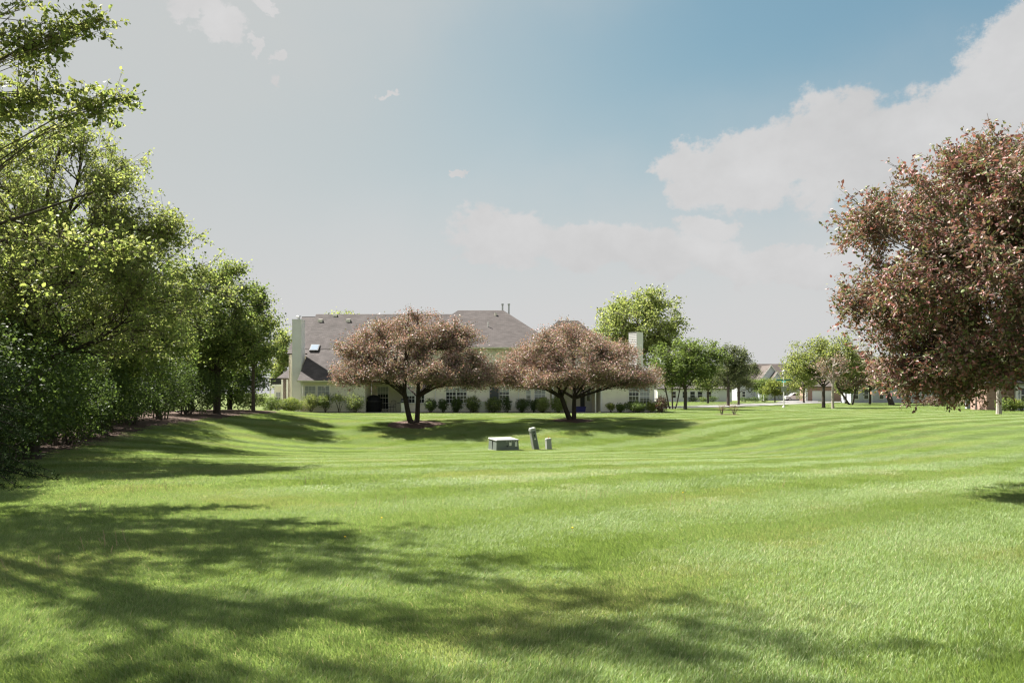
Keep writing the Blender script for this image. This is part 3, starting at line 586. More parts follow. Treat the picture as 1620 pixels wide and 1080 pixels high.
def ring(cx, cy, rx, ry, n=26, seed=0):
    r = np.random.default_rng(seed); return [(cx + rx * math.cos(t) * k, cy + ry * math.sin(t) * k) for t, k in zip(np.linspace(0, 2 * math.pi, n, endpoint=False), 1 + .08 * r.standard_normal(n))]
def mound(name, cx, cy, rx, ry, h, seed, n=26):
    b = MB(); loops = [[(x, y, g(x, y) - .04 + h * (1 - f ** 2) + .03 * (f < .99)) for x, y in ring(cx, cy, rx * f, ry * f, n, seed)] for f in (1.0, .9, .6, .25)]
    for p, q in zip(loops, loops[1:]):
        for i in range(n): b.face([p[i], p[(i + 1) % n], q[(i + 1) % n], q[i]])
    b.face(loops[-1]); o = b.build(name, M['mulch'], smooth=True); o['kind'] = 'structure'; return o
T1X, T1Y, T2X, T2Y = at(656, 50), 50.0, at(906, 52), 52.0
mound('mulch_bed', T1X + .1, T1Y, 1.9, 2.2, .10, 1); mound('mulch_bed', T2X, T2Y, 1.5, 1.9, .10, 2); mound('mulch_bed', at(1150, 61), 61, 1.25, 1.0, .08, 3)
hb = [(-10.4, 15.5), (-12.0, 20), (-13.9, 27), (-16.0, 36), (-16.3, 43), (-15.4, 50), (-15.0, 54), (-20, 56), (-24, 48), (-22, 36), (-20, 26), (-17, 18), (-15, 12), (-11, 11)]
def bed_grid(name, poly, m, z=.03):
    """ground under the hedge, following the bank"""
    px_, py_ = np.array(poly).T; X = np.arange(px_.min(), px_.max(), .5); Y = np.arange(py_.min(), py_.max(), .5); b = MB()
    for x in X:
        for y in Y:
            xm, ym = x + .25, y + .25; ins = False; j = len(poly) - 1
            for i in range(len(poly)):
                if (poly[i][1] > ym) != (poly[j][1] > ym) and xm < (poly[j][0] - poly[i][0]) * (ym - poly[i][1]) / (poly[j][1] - poly[i][1]) + poly[i][0]: ins = not ins
                j = i
            if ins: b.face([(x_, y_, g(x_, y_) + z) for x_, y_ in ((x, y), (x + .5, y), (x + .5, y + .5), (x, y + .5))])
    o = b.build(name, M[m]); o['kind'] = 'structure'; return o
bed_grid('hedge_bed', hb, 'mulch')
sheet('foundation_bed', [(-19.2, 64.9), (-17, 64.7), (-12.1, 64.9), (-12.1, 66.98), (-19.2, 66.98)], .02, M['mulch']); sheet('foundation_bed', [(-8.7, 65.0), (3.0, 64.9), (3.4, 66.98), (-8.7, 66.98)], .02, M['mulch']); sheet('foundation_bed', [(7.3, 65.0), (12.6, 64.9), (12.9, 66.98), (7.3, 66.98)], .02, M['mulch'])

# ------------------------------------------------------------------ grass: clumps of bent blades set over the lawn
def grass_patch(name, size, n, h, w, seed, lean, cols):
    rng = np.random.default_rng(seed); P = np.zeros((n, 3)); P[:, :2] = (rng.random((n, 2)) - .5) * size
    hh = h * np.exp(rng.standard_normal(n) * .28); a = rng.random(n) * 6.283; d = np.stack([np.cos(a), np.sin(a), 0 * a], 1) * (.30 + .25 * rng.random((n, 1))) + [lean, 0, 0]
    s = rng.random(n) * 6.283; sd = np.stack([np.cos(s), np.sin(s), 0 * s], 1) * (w * rng.uniform(.7, 1.3, (n, 1))) * .5
    up = np.array([0, 0, 1.0]); m1 = P + up * hh[:, None] * .55 + d * hh[:, None] * .30; m2 = P + up * hh[:, None] * .92 + d * hh[:, None] * .95
    V = np.stack([P - sd, P + sd, m1 + sd * .85, m1 - sd * .85, m2], 1).reshape(-1, 3); b = np.arange(n)[:, None] * 5
    T = np.concatenate([b + np.array(q) for q in ((0, 1, 2), (0, 2, 3), (3, 2, 4))], 0).ravel()
    o = np_mesh(name, V, T, 3, M['grass'], None, np.repeat(pick_cols(n, cols, rng, .16), 5, 0)); COL.objects.unlink(o); return o
GC = [(0.216, 0.312, 0.103, 5), (0.248, 0.34, 0.121, 4), (0.305, 0.363, 0.175, 2), (0.158, 0.255, 0.08, 2), (0.484, 0.431, 0.291, 0.4)]
GD = [(0.253, 0.323, 0.119, 5), (0.288, 0.346, 0.145, 4), (0.461, 0.419, 0.266, 0.8), (0.196, 0.261, 0.091, 2)]           # drier turf
GK = [(0.181, 0.267, 0.072, 5), (0.212, 0.295, 0.087, 3), (0.254, 0.323, 0.116, 1.5), (0.133, 0.21, 0.059, 2)]           # clover-dark turf
def lawn_ok(x, y):
    ok = np.ones(len(x), bool)
    ok &= ~((y > 64.9) & (x > -19.5) & (x < 12.8) & (y < 84)); ok &= ~((y > 78) & (x < -17))
    d = np.min(np.linalg.norm(np.stack([x, y], 1)[:, None] - RC2[None], axis=2), 1); ok &= d > 4.3
    d = np.min(np.linalg.norm(np.stack([x, y], 1)[:, None] - np.array([np.interp(np.linspace(0, 3, 30), np.arange(4), DW[:, k]) for k in (0, 1)]).T[None], axis=2), 1); ok &= d > 4.0
    for cx, cy, r in ((T1X, T1Y, 2.0), (T2X, T2Y, 1.6), (at(1150, 61), 61, 1.2)): ok &= np.hypot(x - cx, y - cy) > r
    hx_ = np.interp(y, [p[1] for p in hb[:7]], [p[0] for p in hb[:7]]); ok &= ~((x < hx_ - .2) & (y > 11) & (y < 58))
    return ok
def scatter(name, label, step, y0, y1, xl, xr, patches, size, seed):
    rng = np.random.default_rng(seed); yy = np.arange(y0, y1, step); pts = []
    for y in yy:
        a, b_ = xl(y), xr(y)
        if b_ > a: x = np.arange(a, b_, step); pts.append(np.stack([x, np.full(len(x), y)], 1))
    p = np.concatenate(pts) + (rng.random((sum(map(len, pts)), 2)) - .5) * step * .5; p = p[lawn_ok(p[:, 0], p[:, 1])]
    e = .3; zx = (G(p[:, 0] + e, p[:, 1]) - G(p[:, 0] - e, p[:, 1])) / (2 * e); zy = (G(p[:, 0], p[:, 1] + e) - G(p[:, 0], p[:, 1] - e)) / (2 * e)
    # mowing passes: the blades of neighbouring strips lean opposite ways
    ang = math.radians(36); across = -p[:, 0] * math.sin(ang) + p[:, 1] * math.cos(ang) + .35 * np.sin(p[:, 0] * .11); st = (np.floor(across / 1.4) % 2) * math.pi + ang
    st = st + rng.standard_normal(len(p)) * .2
    V = np.stack([p[:, 0], p[:, 1], G(p[:, 0], p[:, 1])], 1)
    me = bpy.data.meshes.new(name); me.from_pydata(V.tolist(), [], [])
    at1 = me.attributes.new('rot', 'FLOAT_VECTOR', 'POINT'); R = np.zeros((len(p), 3), 'f')
    from mathutils import Matrix
    for i in range(len(p)):
        nrm = Vector((-zx[i], -zy[i], 1)).normalized(); R[i] = (nrm.to_track_quat('Z', 'Y').to_matrix() @ Matrix.Rotation(st[i] - 0.0, 3, 'Z')).to_euler() if abs(zx[i]) + abs(zy[i]) > .004 else (0, 0, st[i])
    at1.data.foreach_set('vector', R.ravel())
    at2 = me.attributes.new('pick', 'INT', 'POINT'); 
    nf = np.sin(p[:, 0] * .83 + 1.7 * np.sin(p[:, 1] * .47)) + np.sin(p[:, 1] * 1.13 + 1.3 * np.sin(p[:, 0] * .61 + 2)) + .6 * np.sin(p[:, 0] * 2.3 - p[:, 1] * 1.9) + .9 * rng.standard_normal(len(p)); third = len(patches) // 3
    at2.data.foreach_set('value', (rng.integers(0, third, len(p)) + np.where(nf > 1.5, third, np.where(nf < -1.5, 2 * third, 0))).astype('i'))
    hum = .95 + .16 * np.sin(p[:, 0] * .55 + 2 * np.sin(p[:, 1] * .23)) * np.sin(p[:, 1] * .41 + 1.3) + .07 * rng.standard_normal(len(p))
    at3 = me.attributes.new('size', 'FLOAT_VECTOR', 'POINT'); sv = np.ones((len(p), 3), 'f'); sv[:, 2] = hum; at3.data.foreach_set('vector', sv.ravel())
    o = bpy.data.objects.new(name, me); COL.objects.link(o); tag(o, label, 'grass', kind='stuff')
    c = bpy.data.collections.new(name + '_clumps')
    for q in patches: c.objects.link(q)
    ng = bpy.data.node_groups.new(name, 'GeometryNodeTree'); ng.interface.new_socket('Geometry', in_out='INPUT', socket_type='NodeSocketGeometry'); ng.interface.new_socket('Geometry', in_out='OUTPUT', socket_type='NodeSocketGeometry')
    N = ng.nodes.new; gi = N('NodeGroupInput'); go = N('NodeGroupOutput'); ins = N('GeometryNodeInstanceOnPoints'); ci = N('GeometryNodeCollectionInfo'); ci.inputs[0].default_value = c; ci.inputs[1].default_value = True; ci.inputs[2].default_value = True
    def na(n_, t): q = N('GeometryNodeInputNamedAttribute'); q.data_type = t; q.inputs[0].default_value = n_; return q.outputs[0]
    L = ng.links.new; L(gi.outputs[0], ins.inputs['Points']); L(ci.outputs[0], ins.inputs['Instance']); ins.inputs['Pick Instance'].default_value = True
    L(na('pick', 'INT'), ins.inputs['Instance Index']); L(na('rot', 'FLOAT_VECTOR'), ins.inputs['Rotation']); L(na('size', 'FLOAT_VECTOR'), ins.inputs['Scale']); L(ins.outputs[0], go.inputs[0])
    md = o.modifiers.new('clumps', 'NODES'); md.node_group = ng
    return o
near = [grass_patch('grass_clump', 1.0, 7500, (.037, .033, .043)[k // 2], .0036, 10 + k, .30, (GC, GD, GK)[k // 2]) for k in range(6)]
mid = [grass_patch('grass_clump', .8, 3400, .040, .0062, 30 + k, .36, (GC, GD, GK)[k // 2]) for k in range(6)]
far = [grass_patch('grass_clump', 3.0, 6500, .046, .016, 40 + k, .40, (GC, GD, GK)[k]) for k in range(3)]
scatter('grass', 'short mown green grass of the lawn in the foreground', .58, 2.6, 14, lambda y: -.72 * y - 1.5, lambda y: .72 * y + 1.5, near, 1.0, 1)
scatter('grass', 'mown green grass of the lawn around the utility boxes', .58, 14, 66, lambda y: max(-.66 * y - 1.5, -22), lambda y: .70 * y + 1.5, mid, 1.6, 2)
scatter('grass', 'mown green grass of the lawn in front of the townhouse and road', 1.9, 66, 150, lambda y: max(-.62 * y - 2, -26), lambda y: .68 * y + 2, far, 3.0, 3)

# ------------------------------------------------------------------ utility boxes in the swale
US = 1.14
def L2(par): return dict(parent=par, local=True)
bxp = at(796, 40); Ut = thing('transformer_box', (bxp, 40.2, g(bxp, 40.2)), 'squat grey-green metal transformer box with stickers standing on the lawn', 'utility box', rz=math.radians(23))
b = MB(); b.hull([(-.52, -.5, .03), (.52, -.5, .03), (.52, .42, .03), (-.52, .42, .03)], [(-.5, -.48, .44), (.5, -.48, .44), (.5, .4, .50), (-.5, .4, .50)]); b.build('cabinet', M['utility'], **L2(Ut))
MB().hull([(-.53, -.53, .435), (.53, -.53, .435), (.53, .44, .495), (-.53, .44, .495)], [(-.515, -.51, .475), (.515, -.51, .475), (.50, .42, .54), (-.50, .42, .54)]).build('lid', M['utility_pale'], **L2(Ut))
MB().box(-.56, .56, -.54, .46, -.12, .032).build('pad', M['concrete'], **L2(Ut))
for x0, x1, z0, z1 in ((.06, .17, .22, .36), (.33, .43, .18, .37)): MB().box(x0, x1, -.522, -.494, z0, z1).build('sticker', M['sticker'], **L2(Ut))
for k in range(5): MB().box(-.06 + k * .11, -.02 + k * .11, -.5135, -.490, .385, .41).build('vent_slot', M['sticker'], **L2(Ut))
MB().tube([(-.02, -.53, .2), (-.02, -.50, .2)], .03, 8).build('lock', M['dark'], **L2(Ut))
MB().box(-.528, -.505, -.06, -.045, .05, .43).build('panel_seam', M['dark'], **L2(Ut))
pxp = at(848, 40.3); Pd = thing('utility_pedestal', (pxp, 40.5, g(pxp, 40.5)), 'tall pale grey utility pedestal leaning to one side on the lawn', 'utility box', rz=math.radians(28)); Pd.rotation_euler = (math.radians(2), math.radians(-12.5), math.radians(24))
MB().hull([(-.13, -.10, -.08), (.13, -.10, -.08), (.13, .1, -.08), (-.13, .1, -.08)], [(-.12, -.09, .93), (.12, -.09, .93), (.12, .09, .93), (-.12, .09, .93)]).build('case', M['utility_pale'], **L2(Pd))
MB().hull([(-.135, -.105, .86), (.135, -.105, .86), (.135, .105, .86), (-.135, .105, .86)], [(-.125, -.095, .965), (.125, -.095, .965), (.11, .085, .98), (-.11, .085, .98)]).build('cap', M['utility_pale'], **L2(Pd))
MB().box(-.085, .085, -.118, -.09, .04, .84).build('door', M['utility'], **L2(Pd)); MB().box(-.03, .03, -.128, -.112, .60, .70).build('latch', M['dark'], **L2(Pd)); MB().box(-.045, .05, -.122, -.115, .76, .80).build('sticker', M['dark'], **L2(Pd)); MB().box(-.03, .03, -.122, -.115, .46, .52).build('sticker', M['sticker'], **L2(Pd))
sxp = at(868, 40.6); Sp = thing('utility_post', (sxp, 40.6, g(sxp, 40.6)), 'short pale grey utility post beside the leaning pedestal', 'utility box', rz=math.radians(20)); Sp.rotation_euler = (0, math.radians(-3), math.radians(20))
MB().hull([(-.12, -.09, -.08), (.12, -.09, -.08), (.12, .09, -.08), (-.12, .09, -.08)], [(-.11, -.085, .45), (.11, -.085, .45), (.11, .085, .45), (-.11, .085, .45)]).build('case', M['utility_pale'], **L2(Sp))
MB().hull([(-.125, -.10, .43), (.125, -.10, .43), (.125, .10, .43), (-.125, .10, .43)], [(-.115, -.09, .485), (.115, -.09, .485), (.10, .08, .50), (-.10, .08, .50)]).build('cap', M['utility_pale'], **L2(Sp)); MB().tube([(0.02, 0, .49), (0.03, 0, .57)], .015, 6).build('marker_stub', mat('orange_marker', (.5, .2, .05)), **L2(Sp))

for o_ in (Ut, Pd, Sp): o_.scale = (US, US, US)

# ------------------------------------------------------------------ patio things
gx_ = HX(591, 67.9); Cv = thing('covered_grill', (gx_, 68.0, .05), 'barbecue hidden under a rounded black cover on the patio', 'grill')
MB().lathe([(.62, 0), (.66, .12), (.66, .9), (.6, 1.15), (.42, 1.33), (.2, 1.40), (.04, 1.42)], 14).build('cover', M['black_cover'], parent=Cv, local=True, smooth=True)
MB().lathe([(.668, .86), (.672, .89), (.664, .92)], 14).build('drawstring', M['dark'], parent=Cv, local=True)
def chair(x, y, rz, label):
    c = thing('patio_chair', (x, y, .05), label, 'chair', 'dark metal patio chairs', rz); k = dict(parent=c, local=True)
    MB().box(-.25, .25, -.25, .25, .41, .45).build('seat', M['dark'], **k)
    for sx in (-1, 1):
        for sy in (-1, 1): MB().tube([(sx * .23, sy * .23, .415), (sx * .26, sy * .27, 0)], .014, 5).build('leg', M['dark'], **k)
        MB().tube([(sx * .26, -.22, .44), (sx * .27, -.2, .64), (sx * .26, .24, .66)], .014, 5).build('armrest', M['dark'], **k)
    bk = MB(); bk.tube([(-.24, .25, .44), (-.22, .33, .92), (0, .345, .97), (.22, .33, .92), (.24, .25, .44)], .015, 5)
    for i in range(5): xx = -.16 + i * .08; bk.tube([(xx, .255, .45), (xx * .95, .335, .93)], .009, 4)
    bk.build('backrest', M['dark'], **k); return c
chair(HX(606, 68.6), 68.6, .5, 'dark metal patio chair beside the black covered barbecue'); chair(HX(620, 68.4), 68.4, -.3, 'dark metal patio chair beside the pale grill cabinet')
wg = thing('gas_grill', (HX(641, 66.2), 66.15, .02), 'pale gas grill cabinet with dark lid at the patio edge', 'grill'); k = dict(parent=wg, local=True)
MB().hull([(-.3, -.25, .06), (.3, -.25, .06), (.3, .25, .06), (-.3, .25, .06)], [(-.31, -.26, .82), (.31, -.26, .82), (.31, .26, .82), (-.31, .26, .82)]).build('cabinet', M['grill_steel'], **k)
MB().hull([(-.34, -.28, .825), (.34, -.28, .825), (.34, .28, .825), (-.34, .28, .825)], [(-.30, -.12, 1.13), (.30, -.12, 1.13), (.30, .2, 1.16), (-.30, .2, 1.16)]).build('lid', M['dark'], **k)
MB().tube([(-.24, -.31, .95), (.24, -.31, .95)], .015, 6).build('handle', M['metal'], **k); MB().box(-.62, -.345, -.2, .2, .80, .83).build('side_shelf', M['dark'], **k); MB().box(-.24, .24, -.272, -.258, .12, .7).build('door', M['sticker'], **k)
for sx in (-.24, .24): MB().tube([(sx, -.03, .06), (sx, .03, .06)], .06, 10).build('wheel', M['dark'], **k)
bb = thing('storage_bin', (HX(916, 68.6), 68.6, .04), 'low blue plastic storage bin by the entry door', 'bin'); k = dict(parent=bb, local=True)
MB().hull([(-.5, -.22, 0), (.5, -.22, 0), (.5, .22, 0), (-.5, .22, 0)], [(-.56, -.26, .42), (.56, -.26, .42), (.56, .26, .42), (-.56, .26, .42)]).build('tub', M['plastic_blue'], **k); MB().box(-.59, .59, -.29, .29, .424, .47).build('lid', M['plastic_blue'], **k)
ac = thing('air_conditioner', (HX(765, 66.3), 66.3, .03), 'grey outdoor air conditioner between the clipped shrubs by the wall', 'air conditioner'); k = dict(parent=ac, local=True)
MB().box(-.38, .38, -.3, .3, 0, .86).build('cabinet', M['siding_grey'], **k); MB().box(-.41, .41, -.33, .33, .862, .92).build('top', M['metal'], **k)
for i in range(9): MB().box(-.36, .36, -.318, -.3005, .08 + i * .085, .12 + i * .085).build('grille_slat', M['metal'], **k)

# ------------------------------------------------------------------ lawn weeds
dand = None
for i, (px, py) in enumerate(((603, 825), (545, 857), (1080, 781), (905, 842))):
    d = EYE * F / (py - HY); x = at(px, d)
    r = thing('dandelion', (x, d, g(x, d)), 'small yellow dandelion flower in the mown lawn', 'flower', 'dandelions in the lawn'); k = dict(parent=r, local=True)
    MB().tube([(0, 0, 0), (.005, .004, .075)], .002, 4).build('stalk', M['leafstalk'] if 'leafstalk' in M else M['straw'], **k)
    MB().lathe([(.003, .072), (.011, .077), (.012, .083), (.004, .086)], 8, (.005, .004)).build('flower_head', M['yellow'], **k)
rng = np.random.default_rng(77); sA = []; sB = []
for px, py, n, w in ((75, 898, 5, .25), (132, 806, 4, .3), (215, 775, 14, .6), (165, 865, 5, .3), (600, 800, 6, .5), (950, 785, 4, .4), (1100, 795, 4, .5), (480, 760, 7, .6), (1250, 770, 3, .5), (190, 868, 4, .4)):
    d = EYE * F / (py - HY); x = at(px, d)
    for k in range(n):
        xx, yy = x + rng.normal() * w * .5, d + rng.normal() * w * .5; h = rng.uniform(.09, .20); sA.append((xx, yy, g(xx, yy))); sB.append((xx + rng.normal() * .03, yy + rng.normal() * .03, g(xx, yy) + h))
st = prisms('seed_stalks', np.array(sA), np.array(sB), .0025, .0035, M['straw'], None); tag(st, 'pale dry seed stalks standing above the mown grass', 'grass', kind='stuff')

# ------------------------------------------------------------------ trees and shrubs
CRAB = [(.36, .225, .22, 4), (.30, .205, .185, 3), (.215, .21, .125, 3.4), (.155, .172, .09, 2.6), (.44, .32, .315, 1.6)]
CRABN = [(.27, .125, .125, 4), (.22, .15, .12, 3.2), (.165, .175, .085, 3.4), (.38, .26, .25, 1.3), (.12, .15, .06, 2)]
LIME = [(0.237, 0.281, 0.098, 5), (0.204, 0.254, 0.086, 4), (0.297, 0.319, 0.149, 2), (0.143, 0.194, 0.069, 2.4)]
MIDG = [(0.121, 0.173, 0.048, 5), (0.154, 0.205, 0.063, 3), (0.088, 0.135, 0.04, 3)]
DARKG = [(.063, .10, .03, 4), (.085, .128, .04, 3), (.045, .075, .025, 2)]
OLIVE = [(.10, .125, .06, 4), (.08, .105, .05, 3), (.13, .15, .075, 2)]
YEL = [(.23, .26, .07, 4), (.19, .235, .06, 3), (.14, .19, .05, 2)]
RED = [(.13, .07, .05, 3), (.10, .06, .045, 2), (.16, .13, .08, 2)]
# the two flowering crabs on the lawn
tree('crabapple_tree', 'bronze crabapple with twin trunks on the lawn in front of the patio', T1X, T1Y, .20, (1.5, 2.1),
     [(0.0, 0.0, 4.2, 4.18, 4.18, 2.3), (-3.36, 0.0, 3.5, 2.2, 2.67, 1.5), (3.48, -0.35, 3.4, 2.09, 2.55, 1.5), (0.23, 0.23, 5.6, 2.78, 2.55, 1.3), (-1.86, -1.86, 2.85, 2.55, 1.39, 0.5), (2.78, -0.93, 2.35, 1.97, 1.51, 0.55), (-0.35, 0.0, 6.5, 0.46, 0.46, 0.8), (-1.97, 0.0, 5.7, 1.74, 1.97, 1.0), (2.09, 0.0, 5.6, 1.74, 1.97, 1.0), (1.04, -2.32, 2.9, 2.32, 1.39, 0.6), (-3.02, -0.93, 4.6, 2.09, 2.32, 1.2), (2.55, 0.0, 4.9, 2.2, 2.32, 1.3), (3.65, 1.0, 3.1, 1.74, 1.51, 0.75), (1.79, 2.97, 2.87, 1.74, 1.51, 0.75), (-1.13, 3.21, 2.74, 1.74, 1.51, 0.75), (-3.39, 1.58, 3.15, 1.74, 1.51, 0.75), (-3.65, -0.99, 2.7, 1.74, 1.51, 0.75), (-1.8, -2.97, 2.93, 1.74, 1.51, 0.75), (1.13, -3.21, 3.06, 1.74, 1.51, 0.75), (3.38, -1.58, 2.65, 1.74, 1.51, 0.75)],
     4900, 26, .085, CRAB, 11, bark='bark_dark', lm='leaf_red', nl=14, nb=6, shell=.36, lump=.36, stems=[[(-.2, 0), (-.62, -.2)], [(.12, .05), (.2, .2)]], spread=.15, limb_r=.55, zmin=2.0, clump=.5)
tree('crabapple_tree', 'bronze crabapple with a low forked trunk on the lawn by the entry porch', T2X, T2Y, .20, (1.3, 1.9),
     [(0.0, 0.0, 3.9, 4.35, 4.48, 2.2), (-3.84, 0.0, 2.9, 2.3, 2.82, 1.2), (4.1, -0.26, 2.75, 2.18, 2.82, 1.0), (-0.13, 0.26, 5.2, 2.69, 2.82, 1.3), (-1.54, -2.05, 2.5, 2.94, 1.54, 0.55), (-2.3, 0.0, 3.9, 2.56, 2.82, 1.4), (1.79, -2.3, 2.5, 2.82, 1.54, 0.55), (2.56, 0.0, 4.2, 2.3, 2.56, 1.2), (4.03, 1.1, 2.7, 1.92, 1.66, 0.75), (1.97, 3.28, 2.87, 1.92, 1.66, 0.75), (-1.24, 3.55, 2.74, 1.92, 1.66, 0.75), (-3.35, 1.74, 2.75, 1.92, 1.66, 0.75), (-4.03, -1.09, 2.7, 1.92, 1.66, 0.75), (-1.98, -3.28, 2.63, 1.92, 1.66, 0.75), (1.24, -3.55, 3.06, 1.92, 1.66, 0.75), (3.34, -1.74, 2.65, 1.92, 1.66, 0.75)],
     4900, 26, .085, CRAB, 23, lm='leaf_red', bark='bark_dark', nl=14, nb=6, shell=.36, lump=.28, stems=[[(-.1, 0), (-.85, -.2)], [(.08, .05), (.12, .2)]], spread=.15, limb_r=.55, zmin=1.9, clump=.36)
tree('maple_tree', 'tall lime green maple added out of view on the left, shading the lawn', -9.6, 7.6, .22, (3, 5), [(0, 0, 8.5, 3.4, 3.4, 3.4), (.8, 0, 11, 2.6, 2.6, 1.8)], 420, 16, .085, LIME, 33, nl=12, nb=6, shell=.4, lump=.4, clump=.45, limb_r=.26, spread=.2, bark='bark_dark')  # unseen maple left of the frame, added to dapple the foreground with shade
rngn = np.random.default_rng(9); dn = unit(rngn.standard_normal((70, 3)) * [1, 1, .8] + [-.25, 0, .35])
exn = np.concatenate([np.array([0, 0, 3.6]) + d * [4.0, 3.4, 2.7] * np.linspace(.85, rngn.uniform(1.0, 1.16), 6)[:, None] + rngn.standard_normal((6, 3)) * .05 for d in dn])
# the crabapple close by on the right, its trunk outside the picture
tree('crabapple_tree', 'large bronze crabapple with low hanging branches close by at the lawn edge', 9.65, 13.4, .14, (1.2, 1.9),
     [(0, 0, 3.5, 4.0, 3.4, 2.45), (-2.3, -.2, 3.0, 1.8, 1.9, 1.5), (-1.2, 0, 4.6, 2.4, 2.2, 1.4), (-2.9, -.2, 1.95, .9, 1.1, .6)],
     3500, 9, .062, CRABN, 5, lm='leaf_red', nl=12, nb=7, shell=.30, lump=.22, spread=.03, fine=True, twig_r=.006, twl=6, twl_len=.34, minc=.005, lzmin=1.35, clump=.5, wid=(.42, .6), extra=exn, zmin=lambda P: np.where(np.abs(P[:, 0] + 2.9) < .85, 1.45, 2.3))
# tall lime-green maples on the left, in new leaf
rngx = np.random.default_rng(3)
def spray(p0, p1, n, w, rng): t = rng.random((n, 1)); return np.array(p0) + (np.array(p1) - np.array(p0)) * t + rng.standard_normal((n, 3)) * w * (1.15 - t)
AX, AY = -11.2, 12.6
ex = np.concatenate([spray((1.2, -.6, 6.6), (5.0, .2, 7.35), 80, .40, rngx), spray((1.4, .2, 5.6), (5.15, .6, 6.4), 90, .40, rngx), spray((1.2, 0, 3.8), (5.4, 1.2, 4.1), 60, .45, rngx)])
tree('maple_tree', 'tall lime green maple reaching its open branches in from the left edge', AX, AY, .26, (2.8, 4.6),
     [(0, 0, 7.0, 3.6, 3.6, 3.2), (1.0, -.4, 10.4, 4.4, 4.2, 2.6), (4.3, -2.2, 12.2, 3.4, 3.2, 1.8)], 850, 10, .07, LIME, 31, nl=18, nb=9, shell=.45, lump=.36, clump=.42, limb_r=.26, fine=True, spread=.03, twig_r=.007, twl=5, twl_len=.34, bark='bark_dark', extra=ex, sag=.2)
tree('maple_tree', 'broad lime green maple with drooping boughs over the hedge', -12.6, 21.5, .22, (2.2, 3.8),
     [(.2, 0, 6.0, 4.4, 4.0, 3.0), (2.3, -.3, 4.4, 3.2, 3.0, 2.3), (1.0, 0, 8.0, 1.9, 2.0, 1.2), (2.9, 0, 6.2, 1.7, 1.8, 1.4), (-2, .4, 6.0, 3, 3, 2.8)], 1800, 12, .074, LIME, 8, nl=20, nb=12, shell=.40, lump=.42, twig_r=.008, limb_r=.35, fine=False, spread=.05, twl=4, twl_len=.42, bark='bark_dark')
tree('linden_tree', 'mid green broadleaf tree behind the hedge beside the drooping maple', -16.2, 32.5, .2, (2.0, 3.5),
     [(0, 0, 5.6, 3.7, 3.4, 3.1), (1.2, -.5, 3.8, 3.2, 2.8, 2.1)], 1700, 20, .12, MIDG + LIME[:2], 9, nl=10, nb=6, shell=.38, lump=.4, spread=.2, bark='bark_dark')
tree('maple_tree', 'dense green maple with a dark trunk at the far end of the hedge', at(343, 48), 48, .20, (2.0, 3.6),
     [(0, 0, 5.6, 3.0, 2.9, 3.3), (1.2, 0, 4.3, 2.7, 2.6, 2.0), (.3, 0, 7.9, 1.7, 1.7, 1.6), (-1.8, 0, 4.4, 2.6, 2.2, 2.4)], 1900, 20, .13, MIDG + LIME[:1], 12, nl=10, nb=6, shell=.36, lump=.42, spread=.2, bark='bark_dark')
tree('ash_tree', 'slim green tree with a thin trunk between the maple and the townhouse', at(401, 52), 52, .11, (2.2, 4.2),
     [(.2, 0, 5.0, 1.5, 1.5, 3.0), (.4, 0, 7.4, .9, 1.0, 1.3)], 620, 18, .12, MIDG, 14, nl=8, nb=4, shell=.4, lump=.4, spread=.18)
for i, (x, y, h, r, lb) in enumerate(((-23, 30, 11, 4.6, 'dark green tree standing far back behind the drooping maple'), (-20.5, 40, 10, 3.8, 'dark green tree standing back between the linden and the far maple'), (-21.0, 54, 8.5, 3.8, 'dark green tree behind the trunk of the far maple'), (-21.6, 63, 7.0, 3.4, 'dark green tree beyond the slim tree beside the brick house'), (-29, 56, 9, 4.2, 'dark green tree deep behind the far maple'), (-17, 25, 9, 4.0, 'dark green tree hard behind the hedge under the drooping maple'))):
    tree('backing_tree', lb, x, y, .2, (1.5, 2.5), [(0, 0, h * .55, r, r, h * .45), (0, -.5, h * .35, r * .9, r * .9, h * .33)], 900, 18, .17, DARKG + MIDG[:1], 60 + i, group='dark trees behind the hedge', nl=8, nb=4, shell=.36, lump=.35, spread=.25, bark='bark_dark')
conifer('spruce_tree', 'dark spruce with drooping needle branches at the left edge', -10.7, 14.8, 5.2, 2.2, [(.03, .05, .02, 3), (.04, .062, .024, 2), (.02, .034, .015, 2)], 4, z_low=.35)
hl = ['nearest the dark spruce', 'next after the dark spruce', 'under the lime maple boughs', 'just past the lime maple boughs', 'in front of the linden', 'just past the linden', 'next before the dense far maple', 'beside the dense far maple trunk', 'behind the slim thin-trunked tree']
hp = [(-11.6, 17.6), (-12.8, 20.6), (-13.9, 23.6), (-14.9, 27.0), (-15.9, 30.4), (-16.9, 34.0), (-17.6, 37.8), (-18.0, 42.0), (-18.4, 46.5)]
for i, ((x, y), t) in enumerate(zip(hp, hl)):
    shrub('hedge_shrub', 'tall dark green hedge shrub ' + t, x, y, 4.2, 3.3 + .35 * math.sin(i * 2.1), DARKG + [(.07, .11, .02, 1)], 100 + i, leaf=.085, n=12000, group='hedge along the lawn', dep=3.9, shell=.24, lump=.28, nst=14, spread=.12)
shrub('hedge_shrub', 'low green shrub at the hedge foot beside the trunk of the slim tree', at(388, 52), 53.5, 2.2, 1.3, MIDG, 130, leaf=.09, n=2200, group='hedge along the lawn')
